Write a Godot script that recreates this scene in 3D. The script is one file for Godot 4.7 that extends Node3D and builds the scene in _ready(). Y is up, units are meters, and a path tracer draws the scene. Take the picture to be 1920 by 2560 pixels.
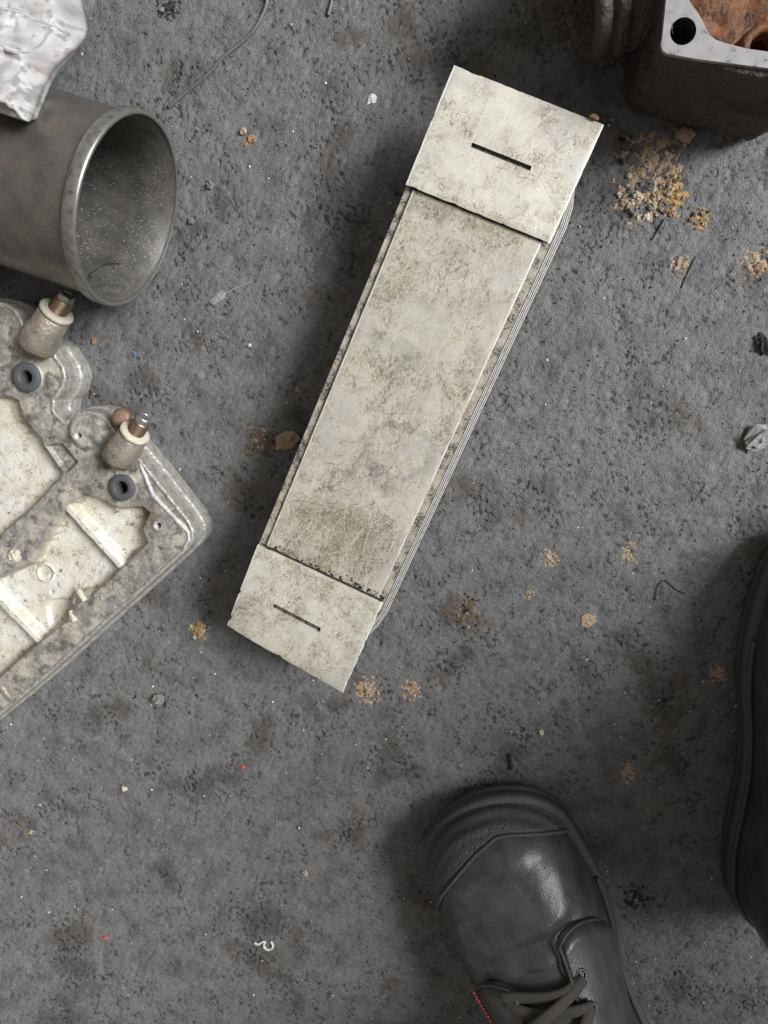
extends Node3D
# A workshop floor seen from half a metre above: a plate cooler core, a cylinder liner, a cast cover, an iron housing, two work shoes and loose dirt.
# Photo pixels are turned into points on the floor (or on a plane of known height) with the camera's own geometry.

const FOCAL := 1848.0        # focal length in photo pixels (1920 x 2560)
const EYE := Vector3(0, 0.5, 0)
var axes: Basis
var rng := RandomNumberGenerator.new()
var taken := {}
var M := {}

# ------------------------------------------------------------------ helpers
func P(px: float, py: float, h := 0.0) -> Vector3:
	var d := axes * Vector3((px - 960.0) / FOCAL, -(py - 1280.0) / FOCAL, -1.0)
	return EYE + d * ((h - EYE.y) / d.y)

func numbered(called: String) -> String:
	if not taken.has(called):
		taken[called] = 0
		return called
	taken[called] += 1
	return "%s_%03d" % [called, taken[called]]

func tag(o: Node, label: String, category: String, group := "", kind := "") -> void:
	if label: o.set_meta("label", label)
	if category: o.set_meta("category", category)
	if group: o.set_meta("group", group)
	if kind: o.set_meta("kind", kind)

func thing(called: String, label: String, category: String, at := Vector3.ZERO, group := "") -> Node3D:
	var o := Node3D.new()
	o.name = numbered(called)
	add_child(o)
	o.position = at
	tag(o, label, category, group)
	return o

func put(called: String, m: Mesh, mat: Material, parent: Node = null) -> MeshInstance3D:
	var o := MeshInstance3D.new()
	o.mesh = m
	o.material_override = mat
	if parent == null:
		o.name = numbered(called)
		add_child(o)
	else:
		o.name = called
		parent.add_child(o, true)
	return o

func smooth_mesh(v: PackedVector3Array, ix: PackedInt32Array, uv := PackedVector2Array(), col := PackedColorArray()) -> ArrayMesh:
	var a := []
	a.resize(Mesh.ARRAY_MAX)
	a[Mesh.ARRAY_VERTEX] = v
	a[Mesh.ARRAY_INDEX] = ix
	if uv.size(): a[Mesh.ARRAY_TEX_UV] = uv
	if col.size(): a[Mesh.ARRAY_COLOR] = col
	var st := SurfaceTool.new()
	st.create_from_arrays(a)
	st.generate_normals()
	st.index()
	return st.commit()

func flat_mesh(tri: PackedVector3Array, uv := PackedVector2Array(), col := PackedColorArray()) -> ArrayMesh:
	var n := PackedVector3Array()
	n.resize(tri.size())
	for i in range(0, tri.size(), 3):
		var k := (tri[i + 2] - tri[i]).cross(tri[i + 1] - tri[i]).normalized()
		n[i] = k; n[i + 1] = k; n[i + 2] = k
	var a := []
	a.resize(Mesh.ARRAY_MAX)
	a[Mesh.ARRAY_VERTEX] = tri
	a[Mesh.ARRAY_NORMAL] = n
	if uv.size(): a[Mesh.ARRAY_TEX_UV] = uv
	if col.size(): a[Mesh.ARRAY_COLOR] = col
	var m := ArrayMesh.new()
	m.add_surface_from_arrays(Mesh.PRIMITIVE_TRIANGLES, a)
	return m

# rings of equal size joined into a skin; wrap joins last point to first
func skin(rings: Array, wrap := true, cap0 := false, cap1 := false, flip := false, uv_rep := Vector2(1, 1)) -> ArrayMesh:
	var v := PackedVector3Array()
	var uv := PackedVector2Array()
	var ix := PackedInt32Array()
	var n: int = rings[0].size()
	var w := n + 1 if wrap else n
	for r in rings.size():
		for k in w:
			v.append(rings[r][k % n])
			uv.append(Vector2(float(k) / (w - 1) * uv_rep.x, float(r) / max(1, rings.size() - 1) * uv_rep.y))
	for r in rings.size() - 1:
		for k in w - 1:
			var a := r * w + k
			var q := [a, a + 1, a + w, a + 1, a + w + 1, a + w] if flip else [a, a + w, a + 1, a + 1, a + w, a + w + 1]
			for x in q: ix.append(x)
	for e in [[cap0, 0], [cap1, rings.size() - 1]]:
		if e[0]:
			var c := Vector3.ZERO
			for p in rings[e[1]]: c += p
			c /= n
			var at := v.size()
			v.append(c); uv.append(Vector2(0.5, 0.5))
			for k in n:
				v.append(rings[e[1]][k]); uv.append(Vector2(0.5 + 0.5 * cos(TAU * k / n), 0.5 + 0.5 * sin(TAU * k / n)))
			for k in n:
				var first: bool = (e[1] == 0) != flip
				var j := at + 1 + k
				var l := at + 1 + (k + 1) % n
				if first: ix.append_array([at, j, l])
				else: ix.append_array([at, l, j])
	return smooth_mesh(v, ix, uv)

# frame with y along axis
func frame_along(axis: Vector3) -> Basis:
	var y := axis.normalized()
	var x := Vector3.UP.cross(y)
	if x.length() < 0.01: x = Vector3.RIGHT
	x = x.normalized()
	return Basis(x, y, x.cross(y).normalized())

# profile: [[radius, y], ...] turned about an axis through o
func lathe(profile: Array, o: Vector3, axis: Vector3, n := 48, wob := 0.0, cap0 := false, cap1 := false, uv_rep := Vector2(1, 1)) -> ArrayMesh:
	var b := frame_along(axis)
	var rings := []
	for p in profile:
		var ring := PackedVector3Array()
		for k in n:
			var a := TAU * k / n
			var r: float = p[0] * (1.0 + wob * sin(a * 3.0 + p[1] * 90.0) + wob * 0.6 * sin(a * 7.0 + 1.0))
			ring.append(o + b * Vector3(cos(a) * r, p[1], sin(a) * r))
		rings.append(ring)
	return skin(rings, true, cap0, cap1, false, uv_rep)

func tube(points: PackedVector3Array, radii, n := 8, squash := 1.0) -> ArrayMesh:
	var rings := []
	for i in points.size():
		var d := (points[min(i + 1, points.size() - 1)] - points[max(i - 1, 0)]).normalized()
		var side := d.cross(Vector3.UP)
		if side.length() < 0.05: side = Vector3.RIGHT
		side = side.normalized()
		var up := side.cross(d).normalized()
		var r: float = radii[i] if radii is Array or radii is PackedFloat32Array else radii
		var ring := PackedVector3Array()
		for k in n:
			var a := TAU * k / n
			ring.append(points[i] + side * cos(a) * r + up * sin(a) * r * squash)
		rings.append(ring)
	return skin(rings, true, true, true)

func curve_points(ctrl: Array, per := 8) -> PackedVector3Array:
	var out := PackedVector3Array()
	for i in ctrl.size() - 1:
		var a: Vector3 = ctrl[max(i - 1, 0)]
		var b: Vector3 = ctrl[i]
		var c: Vector3 = ctrl[i + 1]
		var d: Vector3 = ctrl[min(i + 2, ctrl.size() - 1)]
		for k in per:
			out.append(b.cubic_interpolate(c, a, d, float(k) / per))
	out.append(ctrl[-1])
	return out

# upright prism from an outline (x,z) with small chamfers, flat shaded; outline runs either way
func prism(outline: PackedVector2Array, y0: float, y1: float, ch := 0.0004, ragged := 0.0) -> ArrayMesh:
	var pts := outline
	if Geometry2D.is_polygon_clockwise(pts):
		pts = pts.duplicate()
		pts.reverse()
	var n := pts.size()
	var inner := PackedVector2Array()
	for i in n:
		var a := (pts[i] - pts[(i + n - 1) % n]).normalized()
		var b := (pts[(i + 1) % n] - pts[i]).normalized()
		var m := (a.orthogonal() + b.orthogonal()).normalized()
		inner.append(pts[i] - m * ch if Geometry2D.is_point_in_polygon(pts[i] - m * ch * 0.5, pts) else pts[i] + m * ch)
	var t := PackedVector3Array()
	var rows := [[inner, y0], [pts, y0 + ch], [pts, y1 - ch], [inner, y1]]
	for r in 3:
		for i in n:
			var j := (i + 1) % n
			var a := Vector3(rows[r][0][i].x, rows[r][1], rows[r][0][i].y)
			var b := Vector3(rows[r][0][j].x, rows[r][1], rows[r][0][j].y)
			var c := Vector3(rows[r + 1][0][i].x, rows[r + 1][1], rows[r + 1][0][i].y)
			var d := Vector3(rows[r + 1][0][j].x, rows[r + 1][1], rows[r + 1][0][j].y)
			t.append_array([a, b, c, b, d, c])
	var ix := Geometry2D.triangulate_polygon(inner)
	for k in range(0, ix.size(), 3):
		var q: Array[Vector2] = [inner[ix[k]], inner[ix[k + 1]], inner[ix[k + 2]]]
		var up := (q[1] - q[0]).cross(q[2] - q[0]) > 0
		for o in ([0, 1, 2] if up else [0, 2, 1]): t.append(Vector3(q[o].x, y1, q[o].y))
		for o in ([0, 2, 1] if up else [0, 1, 2]): t.append(Vector3(q[o].x, y0, q[o].y))
	return flat_mesh(t)

func noise(seed_: int, freq: float, oct := 4, kind := FastNoiseLite.TYPE_SIMPLEX_SMOOTH) -> FastNoiseLite:
	var f := FastNoiseLite.new()
	f.seed = seed_
	f.frequency = freq
	f.noise_type = kind
	f.fractal_octaves = oct
	if oct < 2: f.fractal_type = FastNoiseLite.FRACTAL_NONE
	return f

# bytes of a noise picture, spread over 0..255
func grain(seed_: int, w: int, h: int, freq: float, oct := 4, tile := true, gain := 0.5) -> PackedByteArray:
	var f := noise(seed_, freq, oct)
	f.fractal_gain = gain
	var im := f.get_seamless_image(w, h) if tile else f.get_image(w, h)
	return im.get_data()

func lin(r: float, g: float, b: float) -> Color:
	return Color(r, g, b).linear_to_srgb()

func mat(c: Color, rough := 0.7, metal := 0.0, tex: Texture2D = null) -> StandardMaterial3D:
	var m := StandardMaterial3D.new()
	m.albedo_color = c
	m.roughness = rough
	m.metallic = metal
	m.albedo_texture = tex
	return m

func tri(m: StandardMaterial3D, scale: float) -> StandardMaterial3D:
	m.uv1_triplanar = true
	m.uv1_scale = Vector3.ONE * scale
	return m

func relief(m: StandardMaterial3D, t: Texture2D, cm: float) -> StandardMaterial3D:
	m.heightmap_enabled = true
	m.heightmap_texture = t
	m.heightmap_scale = cm
	return m

var to_s := PackedByteArray()
func srgb_table() -> void:
	to_s.resize(1025)
	for i in 1025:
		var c := Color(i / 1024.0, 0, 0).linear_to_srgb().r
		to_s[i] = int(clampf(c, 0, 1) * 255.0 + 0.5)

func pack(r: PackedFloat32Array, g: PackedFloat32Array, b: PackedFloat32Array, w: int, h: int) -> ImageTexture:
	var out := PackedByteArray()
	out.resize(w * h * 3)
	for i in w * h:
		out[i * 3] = to_s[int(clampf(r[i], 0.0, 1.0) * 1024.0)]
		out[i * 3 + 1] = to_s[int(clampf(g[i], 0.0, 1.0) * 1024.0)]
		out[i * 3 + 2] = to_s[int(clampf(b[i], 0.0, 1.0) * 1024.0)]
	return ImageTexture.create_from_image(Image.create_from_data(w, h, false, Image.FORMAT_RGB8, out))

func grey_tex(d: PackedByteArray, w: int, h: int) -> ImageTexture:
	return ImageTexture.create_from_image(Image.create_from_data(w, h, false, Image.FORMAT_L8, d))

# ------------------------------------------------------------------ textures
# the oily concrete: colour and relief, 0.82 m to a tile
func floor_textures() -> Array:
	var w := 2048
	var fine := grain(11, w, w, 0.30, 2, false)
	var mid := grain(12, w, w, 0.085, 3, false)
	var low := grain(16, w, w, 0.018, 4, false, 0.6)
	var big := grain(13, w, w, 0.0040, 5, false, 0.55)
	var warm := grain(15, w, w, 0.006, 2, false)
	var out := PackedByteArray()
	out.resize(w * w * 3)
	var hi := PackedByteArray()
	hi.resize(w * w)
	for i in w * w:
		var f := fine[i] / 255.0
		var m := mid[i] / 255.0
		var l := low[i] / 255.0
		var g := big[i] / 255.0
		var v := 0.124 + (f - 0.5) * 0.105 + (m - 0.5) * 0.04 + (l - 0.5) * 0.075 + (g - 0.5) * 0.075
		var pit := clampf((0.185 - m * 0.56 - l * 0.32 + (f - 0.5) * 0.16 + g * 0.26) * 6.0, 0.0, 1.0)
		v = v * (1.0 - pit * 0.62)
		var oil := clampf((g * 0.85 + l * 0.35 - 0.655) * 5.0, 0.0, 1.0)
		v *= 1.0 - 0.55 * oil
		if f > 0.83: v += (f - 0.83) * 0.6
		v = maxf(v, 0.012)
		var q := (warm[i] / 255.0 - 0.5) * 0.05 + oil * 0.05
		out[i * 3] = to_s[int(v * (1.015 + q) * 1024.0)]
		out[i * 3 + 1] = to_s[int(v * 0.995 * 1024.0)]
		out[i * 3 + 2] = to_s[int(v * (0.985 - q) * 1024.0)]
		hi[i] = int(clampf(125.0 + (f - 0.5) * 55.0 + (m - 0.5) * 45.0 + (l - 0.5) * 60.0 - pit * 90.0, 0.0, 255.0))
	return [ImageTexture.create_from_image(Image.create_from_data(w, w, false, Image.FORMAT_RGB8, out)), grey_tex(hi, w, w)]

# dirty bare aluminium: cream film, brown-grey dirt in the scratches, marks given as [x, y, rx, ry, strength, hue] in 0..1
func metal_texture(sd: int, w: int, h: int, px_per_mm: float, dirt: float, marks: Array, lengthwise: float) -> ImageTexture:
	var k := 1.0 / px_per_mm
	var fine := grain(sd, w, h, 1.1 * k, 3, false)
	var mid := grain(sd + 1, w, h, 0.055 * k, 6, false, 0.70)
	var big := grain(sd + 2, w, h, 0.022 * k, 5, false, 0.6)
	var tone := grain(sd + 3, w, h, 0.025 * k, 6, false, 0.62)
	var soil := PackedFloat32Array()
	var grey := PackedFloat32Array()
	var dk := PackedFloat32Array()
	var lt := PackedFloat32Array()
	for a in [soil, grey, dk, lt]: a.resize(w * h)
	soil.resize(w * h); grey.resize(w * h); dk.resize(w * h); lt.resize(w * h)
	for y in h:
		var fy := (y + 0.5) / h
		for x in w:
			var i := y * w + x
			var fx := (x + 0.5) / w + (mid[i] - 128) * 0.0006
			var so := dirt + (big[i] / 255.0 - 0.5) * 0.9
			var gr := 0.0
			for mk in marks:
				var dx: float = (fx - mk[0]) / mk[2]
				var dy: float = (fy - mk[1]) / mk[3]
				var d := dx * dx + dy * dy
				if d < 1.0:
					if mk[5] == 0: so += mk[4] * (1.0 - d)
					elif mk[5] == 1: gr += mk[4] * minf(1.0, (1.0 - d) * 2.0)
					else: gr += mk[4] * clampf(1.0 - absf(sqrt(d) - 0.72) / 0.26, 0.0, 1.0)
			soil[i] = so
			grey[i] = gr
	var rg := RandomNumberGenerator.new()
	rg.seed = sd
	var area := w * h / (px_per_mm * px_per_mm)
	for s in int(area * 0.75):
		var x := rg.randf_range(1, w - 2)
		var y := rg.randf_range(1, h - 2)
		var so := soil[int(y) * w + int(x)]
		var light := rg.randf() < 0.36
		if not light and rg.randf() > clampf(so * so * 1.1, 0.03, 1.0): continue
		if light and rg.randf() > 0.35 + so * 0.4: continue
		var a := rg.randf() * TAU
		if rg.randf() < lengthwise: a = PI / 2 + rg.randfn(0.0, 0.3)
		var bend := rg.randfn(0.0, 0.05)
		var n := int(px_per_mm * (0.9 + 4.5 * pow(rg.randf(), 2.0) + (12.0 if rg.randf() < 0.07 else 0.0)))
		bend *= 0.4 if n > px_per_mm * 6 else 1.6
		var amp := rg.randf_range(0.2, 0.85) * (1.0 if light else clampf(so + 0.2, 0.3, 1.1))
		for q in n:
			x += cos(a); y += sin(a); a += bend + rg.randfn(0.0, 0.09)
			if x < 1 or y < 1 or x >= w - 1 or y >= h - 1: break
			var fade := amp * sin(PI * (q + 0.5) / n)
			var i := int(y) * w + int(x)
			if light:
				lt[i] += fade; lt[i + 1] += fade * 0.3
			else:
				dk[i] += fade; dk[i + 1] += fade * 0.5; dk[i + w] += fade * 0.35
	# long thin scratches from handling
	for s in int(area / 170.0):
		var x := rg.randf_range(1, w - 2)
		var y := rg.randf_range(1, h - 2)
		var a := PI / 2 + rg.randfn(0.0, 0.5)
		var bend := rg.randfn(0.0, 0.006)
		var amp := rg.randf_range(0.5, 1.5)
		var bright := rg.randf() < 0.72
		for q in int(px_per_mm * rg.randf_range(6.0, 42.0)):
			x += cos(a); y += sin(a); a += bend
			if x < 1 or y < 1 or x >= w - 1 or y >= h - 1: break
			if bright: lt[int(y) * w + int(x)] += amp
			else: dk[int(y) * w + int(x)] += amp * 0.8
	var out := PackedByteArray()
	out.resize(w * h * 3)
	for i in w * h:
		var f := fine[i] / 255.0
		var m := mid[i] / 255.0
		var t := tone[i] / 255.0 - 0.5
		var so := soil[i]
		var film := clampf((so - 0.60) * 0.75 + (m - 0.5) * 1.0 + (f - 0.5) * 1.1 + dk[i] * 0.35 - lt[i] * 0.5, 0.0, 1.0) * 0.78
		var dark := clampf(dk[i] * 0.72 * clampf(so, 0.3, 1.3) + (so - 1.2) * 0.5 + (m - 0.62) * 1.1 * so + (f - 0.62) * 1.7 * so - lt[i] * 0.8, 0.0, 1.0)
		dark = dark * (0.55 + 0.45 * f)
		var l := 1.0 + t * 0.26 + (f - 0.5) * 0.14
		var r := 0.535 * l
		var g := 0.518 * l
		var bl := (0.455 - t * 0.07) * l
		var lk := clampf(lt[i], 0.0, 1.0) * 0.65
		r = lerpf(r, 0.33, film); g = lerpf(g, 0.275, film); bl = lerpf(bl, 0.19, film)
		r = lerpf(r, 0.70, lk); g = lerpf(g, 0.67, lk); bl = lerpf(bl, 0.58, lk)
		var ge := clampf(grey[i] * 0.9 + (m - 0.5) * 1.3 + (f - 0.5) * 0.4 - 0.28, 0.0, 1.0) * minf(1.0, grey[i] * 2.0)
		r = lerpf(r, 0.26, ge * 0.6); g = lerpf(g, 0.26, ge * 0.6); bl = lerpf(bl, 0.25, ge * 0.6)
		r = lerpf(r, 0.105, dark); g = lerpf(g, 0.085, dark); bl = lerpf(bl, 0.065, dark)
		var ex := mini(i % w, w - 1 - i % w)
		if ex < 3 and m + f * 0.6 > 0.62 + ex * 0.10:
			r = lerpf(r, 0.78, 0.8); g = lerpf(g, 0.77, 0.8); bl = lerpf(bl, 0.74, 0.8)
		out[i * 3] = to_s[int(clampf(r, 0, 1) * 1024.0)]
		out[i * 3 + 1] = to_s[int(clampf(g, 0, 1) * 1024.0)]
		out[i * 3 + 2] = to_s[int(clampf(bl, 0, 1) * 1024.0)]
	return ImageTexture.create_from_image(Image.create_from_data(w, h, false, Image.FORMAT_RGB8, out))

# a tileable grey-scale stain to multiply a colour with: lo..hi, with dark and light specks
func stain(sd: int, w: int, freq: float, lo: float, hi: float, dark_cut := 0.0, light_cut := 2.0, light := 1.0, tint := Vector3.ONE) -> ImageTexture:
	var a := grain(sd, w, w, freq, 5)
	var b := grain(sd + 1, w, w, freq * 7.0, 2)
	var out := PackedByteArray()
	out.resize(w * w * 3)
	for i in w * w:
		var x := a[i] / 255.0
		var y := b[i] / 255.0
		var v := lerpf(lo, hi, clampf(x * 0.65 + y * 0.35, 0, 1))
		var c := Vector3(v, v, v) * Vector3.ONE.lerp(tint, clampf((x - 0.45) * 3.0, 0.0, 1.0))
		if x * 0.5 + y * 0.5 < dark_cut: c *= 0.35
		if y > light_cut: c = Vector3.ONE * light
		out[i * 3] = to_s[int(clampf(c.x, 0, 1) * 1024.0)]
		out[i * 3 + 1] = to_s[int(clampf(c.y, 0, 1) * 1024.0)]
		out[i * 3 + 2] = to_s[int(clampf(c.z, 0, 1) * 1024.0)]
	return ImageTexture.create_from_image(Image.create_from_data(w, w, false, Image.FORMAT_RGB8, out))

func materials() -> void:
	srgb_table()
	var ft := floor_textures()
	M.floor = mat(Color.WHITE, 0.62, 0.0, ft[0])
	M.floor.metallic_specular = 0.35
	relief(M.floor, ft[1], 0.20)
	var bump := grey_tex(grain(31, 512, 512, 0.05, 5), 512, 512)
	var bump_fine := grey_tex(grain(32, 512, 512, 0.14, 3), 512, 512)
	M.bump = bump
	# cooler core
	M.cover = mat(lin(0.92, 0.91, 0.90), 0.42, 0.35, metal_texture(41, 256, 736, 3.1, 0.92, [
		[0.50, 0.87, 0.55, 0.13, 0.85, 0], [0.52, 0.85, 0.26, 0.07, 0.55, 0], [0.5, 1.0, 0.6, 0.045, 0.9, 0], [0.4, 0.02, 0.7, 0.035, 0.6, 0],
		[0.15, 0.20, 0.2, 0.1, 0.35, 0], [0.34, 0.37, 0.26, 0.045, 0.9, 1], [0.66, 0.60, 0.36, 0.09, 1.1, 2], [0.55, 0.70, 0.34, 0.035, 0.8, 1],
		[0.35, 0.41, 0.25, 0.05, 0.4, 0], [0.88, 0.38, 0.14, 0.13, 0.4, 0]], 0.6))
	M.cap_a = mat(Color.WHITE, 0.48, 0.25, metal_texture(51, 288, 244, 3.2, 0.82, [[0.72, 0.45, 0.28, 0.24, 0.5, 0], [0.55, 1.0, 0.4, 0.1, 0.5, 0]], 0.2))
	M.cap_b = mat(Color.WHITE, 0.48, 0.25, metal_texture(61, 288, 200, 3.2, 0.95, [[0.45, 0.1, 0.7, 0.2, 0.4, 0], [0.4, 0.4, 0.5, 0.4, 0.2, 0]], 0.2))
	M.core = tri(mat(lin(0.58, 0.56, 0.52), 0.42, 0.2, stain(71, 256, 0.05, 0.7, 1.05, 0.30)), 16.0)
	M.ledge = tri(mat(lin(0.48, 0.43, 0.35), 0.55, 0.1, stain(74, 512, 0.02, 0.15, 1.0, 0.40)), 8.0)
	M.slotdirt = tri(mat(lin(0.16, 0.145, 0.12), 0.7, 0.0, stain(77, 256, 0.06, 0.2, 1.0, 0.46)), 20.0)
	M.grease = tri(mat(lin(0.03, 0.028, 0.025), 0.45, 0.0), 40.0)
	relief(M.grease, bump_fine, 0.1)
	# liner
	M.liner = mat(lin(0.26, 0.245, 0.228), 0.38, 0.7, stain(81, 768, 0.012, 0.40, 0.9, 0.0, 0.92, 1.0, Vector3(1.0, 0.94, 0.84)))
	M.liner_rim = mat(lin(0.34, 0.33, 0.31), 0.35, 0.7, stain(84, 256, 0.03, 0.5, 1.0, 0.3))
	M.liner_in = mat(lin(0.36, 0.34, 0.31), 0.5, 0.3, stain(87, 768, 0.014, 0.10, 0.40, 0.0, 0.79, 1.0, Vector3(1.0, 0.97, 0.92)))
	# cast aluminium cover (vertex colours carry the paint zones)
	M.cast = mat(Color.WHITE, 0.6, 0.15, stain(91, 512, 0.02, 0.72, 1.05, 0.27))
	M.cast.vertex_color_use_as_albedo = true
	tri(M.cast, 9.0)
	M.rim = tri(relief(mat(lin(0.47, 0.455, 0.425), 0.42, 0.3, stain(93, 512, 0.03, 0.35, 1.05, 0.34, 2.0, 1.0, Vector3(1.0, 0.96, 0.88))), bump, 0.05), 12.0)
	M.fitting = tri(relief(mat(lin(0.36, 0.325, 0.275), 0.5, 0.35, stain(94, 512, 0.012, 0.22, 1.15, 0.30, 2.0, 1.0, Vector3(1.0, 0.92, 0.80))), bump, 0.05), 13.0)
	M.collar = tri(relief(mat(lin(0.58, 0.54, 0.43), 0.7, 0.0, stain(95, 256, 0.04, 0.6, 1.0, 0.25)), bump, 0.05), 30.0)
	M.brass = tri(mat(lin(0.42, 0.30, 0.20), 0.35, 0.8, stain(96, 128, 0.06, 0.5, 1.0, 0.3)), 40.0)
	M.steel = tri(mat(lin(0.55, 0.53, 0.50), 0.3, 0.85, stain(97, 128, 0.06, 0.6, 1.0)), 40.0)
	M.copper = tri(mat(lin(0.30, 0.18, 0.13), 0.5, 0.5, stain(98, 128, 0.06, 0.5, 1.0)), 40.0)
	M.rubber = tri(mat(lin(0.065, 0.068, 0.072), 0.62, 0.0, stain(99, 256, 0.03, 0.8, 1.1)), 20.0)
	# iron housing
	M.iron = tri(mat(lin(0.080, 0.066, 0.058), 0.62, 0.1, stain(101, 512, 0.02, 0.35, 1.0, 0.33, 0.84, 2.4, Vector3(1.0, 0.82, 0.72))), 8.0)
	relief(M.iron, bump, 0.22)
	M.gasket = tri(mat(lin(0.30, 0.285, 0.287), 0.5, 0.1, stain(104, 512, 0.02, 0.62, 1.05, 0.30)), 10.0)
	M.rust = tri(mat(lin(0.24, 0.095, 0.030), 0.72, 0.0, stain(107, 512, 0.020, 0.05, 1.0, 0.38, 0.9, 1.0, Vector3(1.0, 0.8, 0.6))), 9.0)
	relief(M.rust, bump, 0.07)
	# packet
	M.packet = mat(Color.WHITE, 0.6, 0.0, packet_texture())
	# shoes
	var dust := stain(111, 768, 0.011, 0.62, 1.0, 0.2, 0.95, 1.0, Vector3(1.0, 0.98, 0.94))
	M.leather = mat(lin(0.125, 0.123, 0.121), 0.38, 0.0, stain(113, 768, 0.009, 0.12, 0.62, 0.0, 0.93, 1.2))
	relief(M.leather, bump_fine, 0.013)
	M.bumper = tri(mat(lin(0.080, 0.079, 0.076), 0.42, 0.0, dust), 14.0)
	relief(M.bumper, bump_fine, 0.16)
	M.sole = tri(mat(lin(0.065, 0.064, 0.062), 0.6, 0.0, dust), 14.0)
	relief(M.sole, bump, 0.04)
	M.lace = tri(mat(lin(0.075, 0.068, 0.060), 0.85, 0.0, stain(117, 256, 0.08, 0.55, 1.0)), 40.0)
	relief(M.lace, bump_fine, 0.05)
	M.tongue = tri(mat(lin(0.045, 0.042, 0.040), 0.8), 20.0)
	M.eyelet = mat(lin(0.05, 0.05, 0.055), 0.35, 0.5)
	M.red = mat(lin(0.55, 0.06, 0.065), 0.6)
	M.denim = tri(mat(lin(0.03, 0.034, 0.045), 0.9), 30.0)
	# loose dirt
	M.wire = tri(mat(lin(0.17, 0.165, 0.16), 0.5, 0.2, stain(121, 128, 0.05, 0.35, 1.0)), 30.0)
	var crumbs := {"tan": Vector3(0.42, 0.31, 0.21), "yellow": Vector3(0.45, 0.30, 0.11), "orange": Vector3(0.36, 0.20, 0.10), "brown": Vector3(0.12, 0.085, 0.055), "stone": Vector3(0.20, 0.19, 0.175), "white": Vector3(0.66, 0.65, 0.62), "black": Vector3(0.018, 0.018, 0.018), "cream": Vector3(0.60, 0.54, 0.43), "redbit": Vector3(0.62, 0.09, 0.07), "grey": Vector3(0.30, 0.29, 0.28), "blue": Vector3(0.10, 0.22, 0.36)}
	var speck := stain(131, 256, 0.05, 0.5, 1.1, 0.3)
	for c in crumbs:
		var v: Vector3 = crumbs[c]
		M[c] = tri(mat(lin(v.x, v.y, v.z), 0.85, 0.0, speck), 60.0)
	M.grit = mat(Color.WHITE, 0.6)
	M.grit.vertex_color_use_as_albedo = true

func packet_texture() -> ImageTexture:
	var w := 512
	var a := grain(141, w, w, 0.006, 5)
	var b := grain(142, w, w, 0.022, 5)
	var c := grain(143, w, w, 0.006, 2)
	var out := PackedByteArray()
	out.resize(w * w * 3)
	for y in w:
		for x in w:
			var i := y * w + x
			var v := 0.33 + (a[i] / 255.0 - 0.5) * 0.35
			var s := clampf((a[i] / 255.0 * 0.5 + b[i] / 255.0 * 0.7 - 0.66) * 5.0, 0, 1)
			var col := Vector3(v, v * 0.985, v * 0.96).lerp(Vector3(0.20, 0.195, 0.19), s * 0.9)
			var r := clampf((c[i] / 255.0 - 0.66) * 6.0, 0, 1) * clampf((b[i] / 255.0 - 0.3) * 2.0, 0, 1)
			col = col.lerp(Vector3(0.50, 0.25, 0.24), r * 0.18)
			out[i * 3] = to_s[int(clampf(col.x, 0, 1) * 1024.0)]
			out[i * 3 + 1] = to_s[int(clampf(col.y, 0, 1) * 1024.0)]
			out[i * 3 + 2] = to_s[int(clampf(col.z, 0, 1) * 1024.0)]
	return ImageTexture.create_from_image(Image.create_from_data(w, w, false, Image.FORMAT_RGB8, out))

# ------------------------------------------------------------------ the floor
var fl_a := noise(201, 22.0, 3)
var fl_b := noise(202, 260.0, 3)
var fl_c := noise(203, 95.0, 2)
func floor_y(x: float, z: float) -> float:
	var b := fl_b.get_noise_2d(x, z)
	var c := fl_c.get_noise_2d(x, z)
	return fl_a.get_noise_2d(x, z) * 0.0008 + b * 0.0006 - maxf(0.0, c - 0.30) * 0.0030 - 0.0008

func axis_steps(lo: float, hi: float, step: float, far: float) -> PackedFloat32Array:
	var a := PackedFloat32Array()
	for d in [far, 0.9, 0.45, 0.2, 0.08, 0.03]: a.append(lo - d)
	var n := int((hi - lo) / step)
	for i in n + 1: a.append(lo + (hi - lo) * i / n)
	for d in [0.03, 0.08, 0.2, 0.45, 0.9, far]: a.append(hi + d)
	return a

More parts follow.
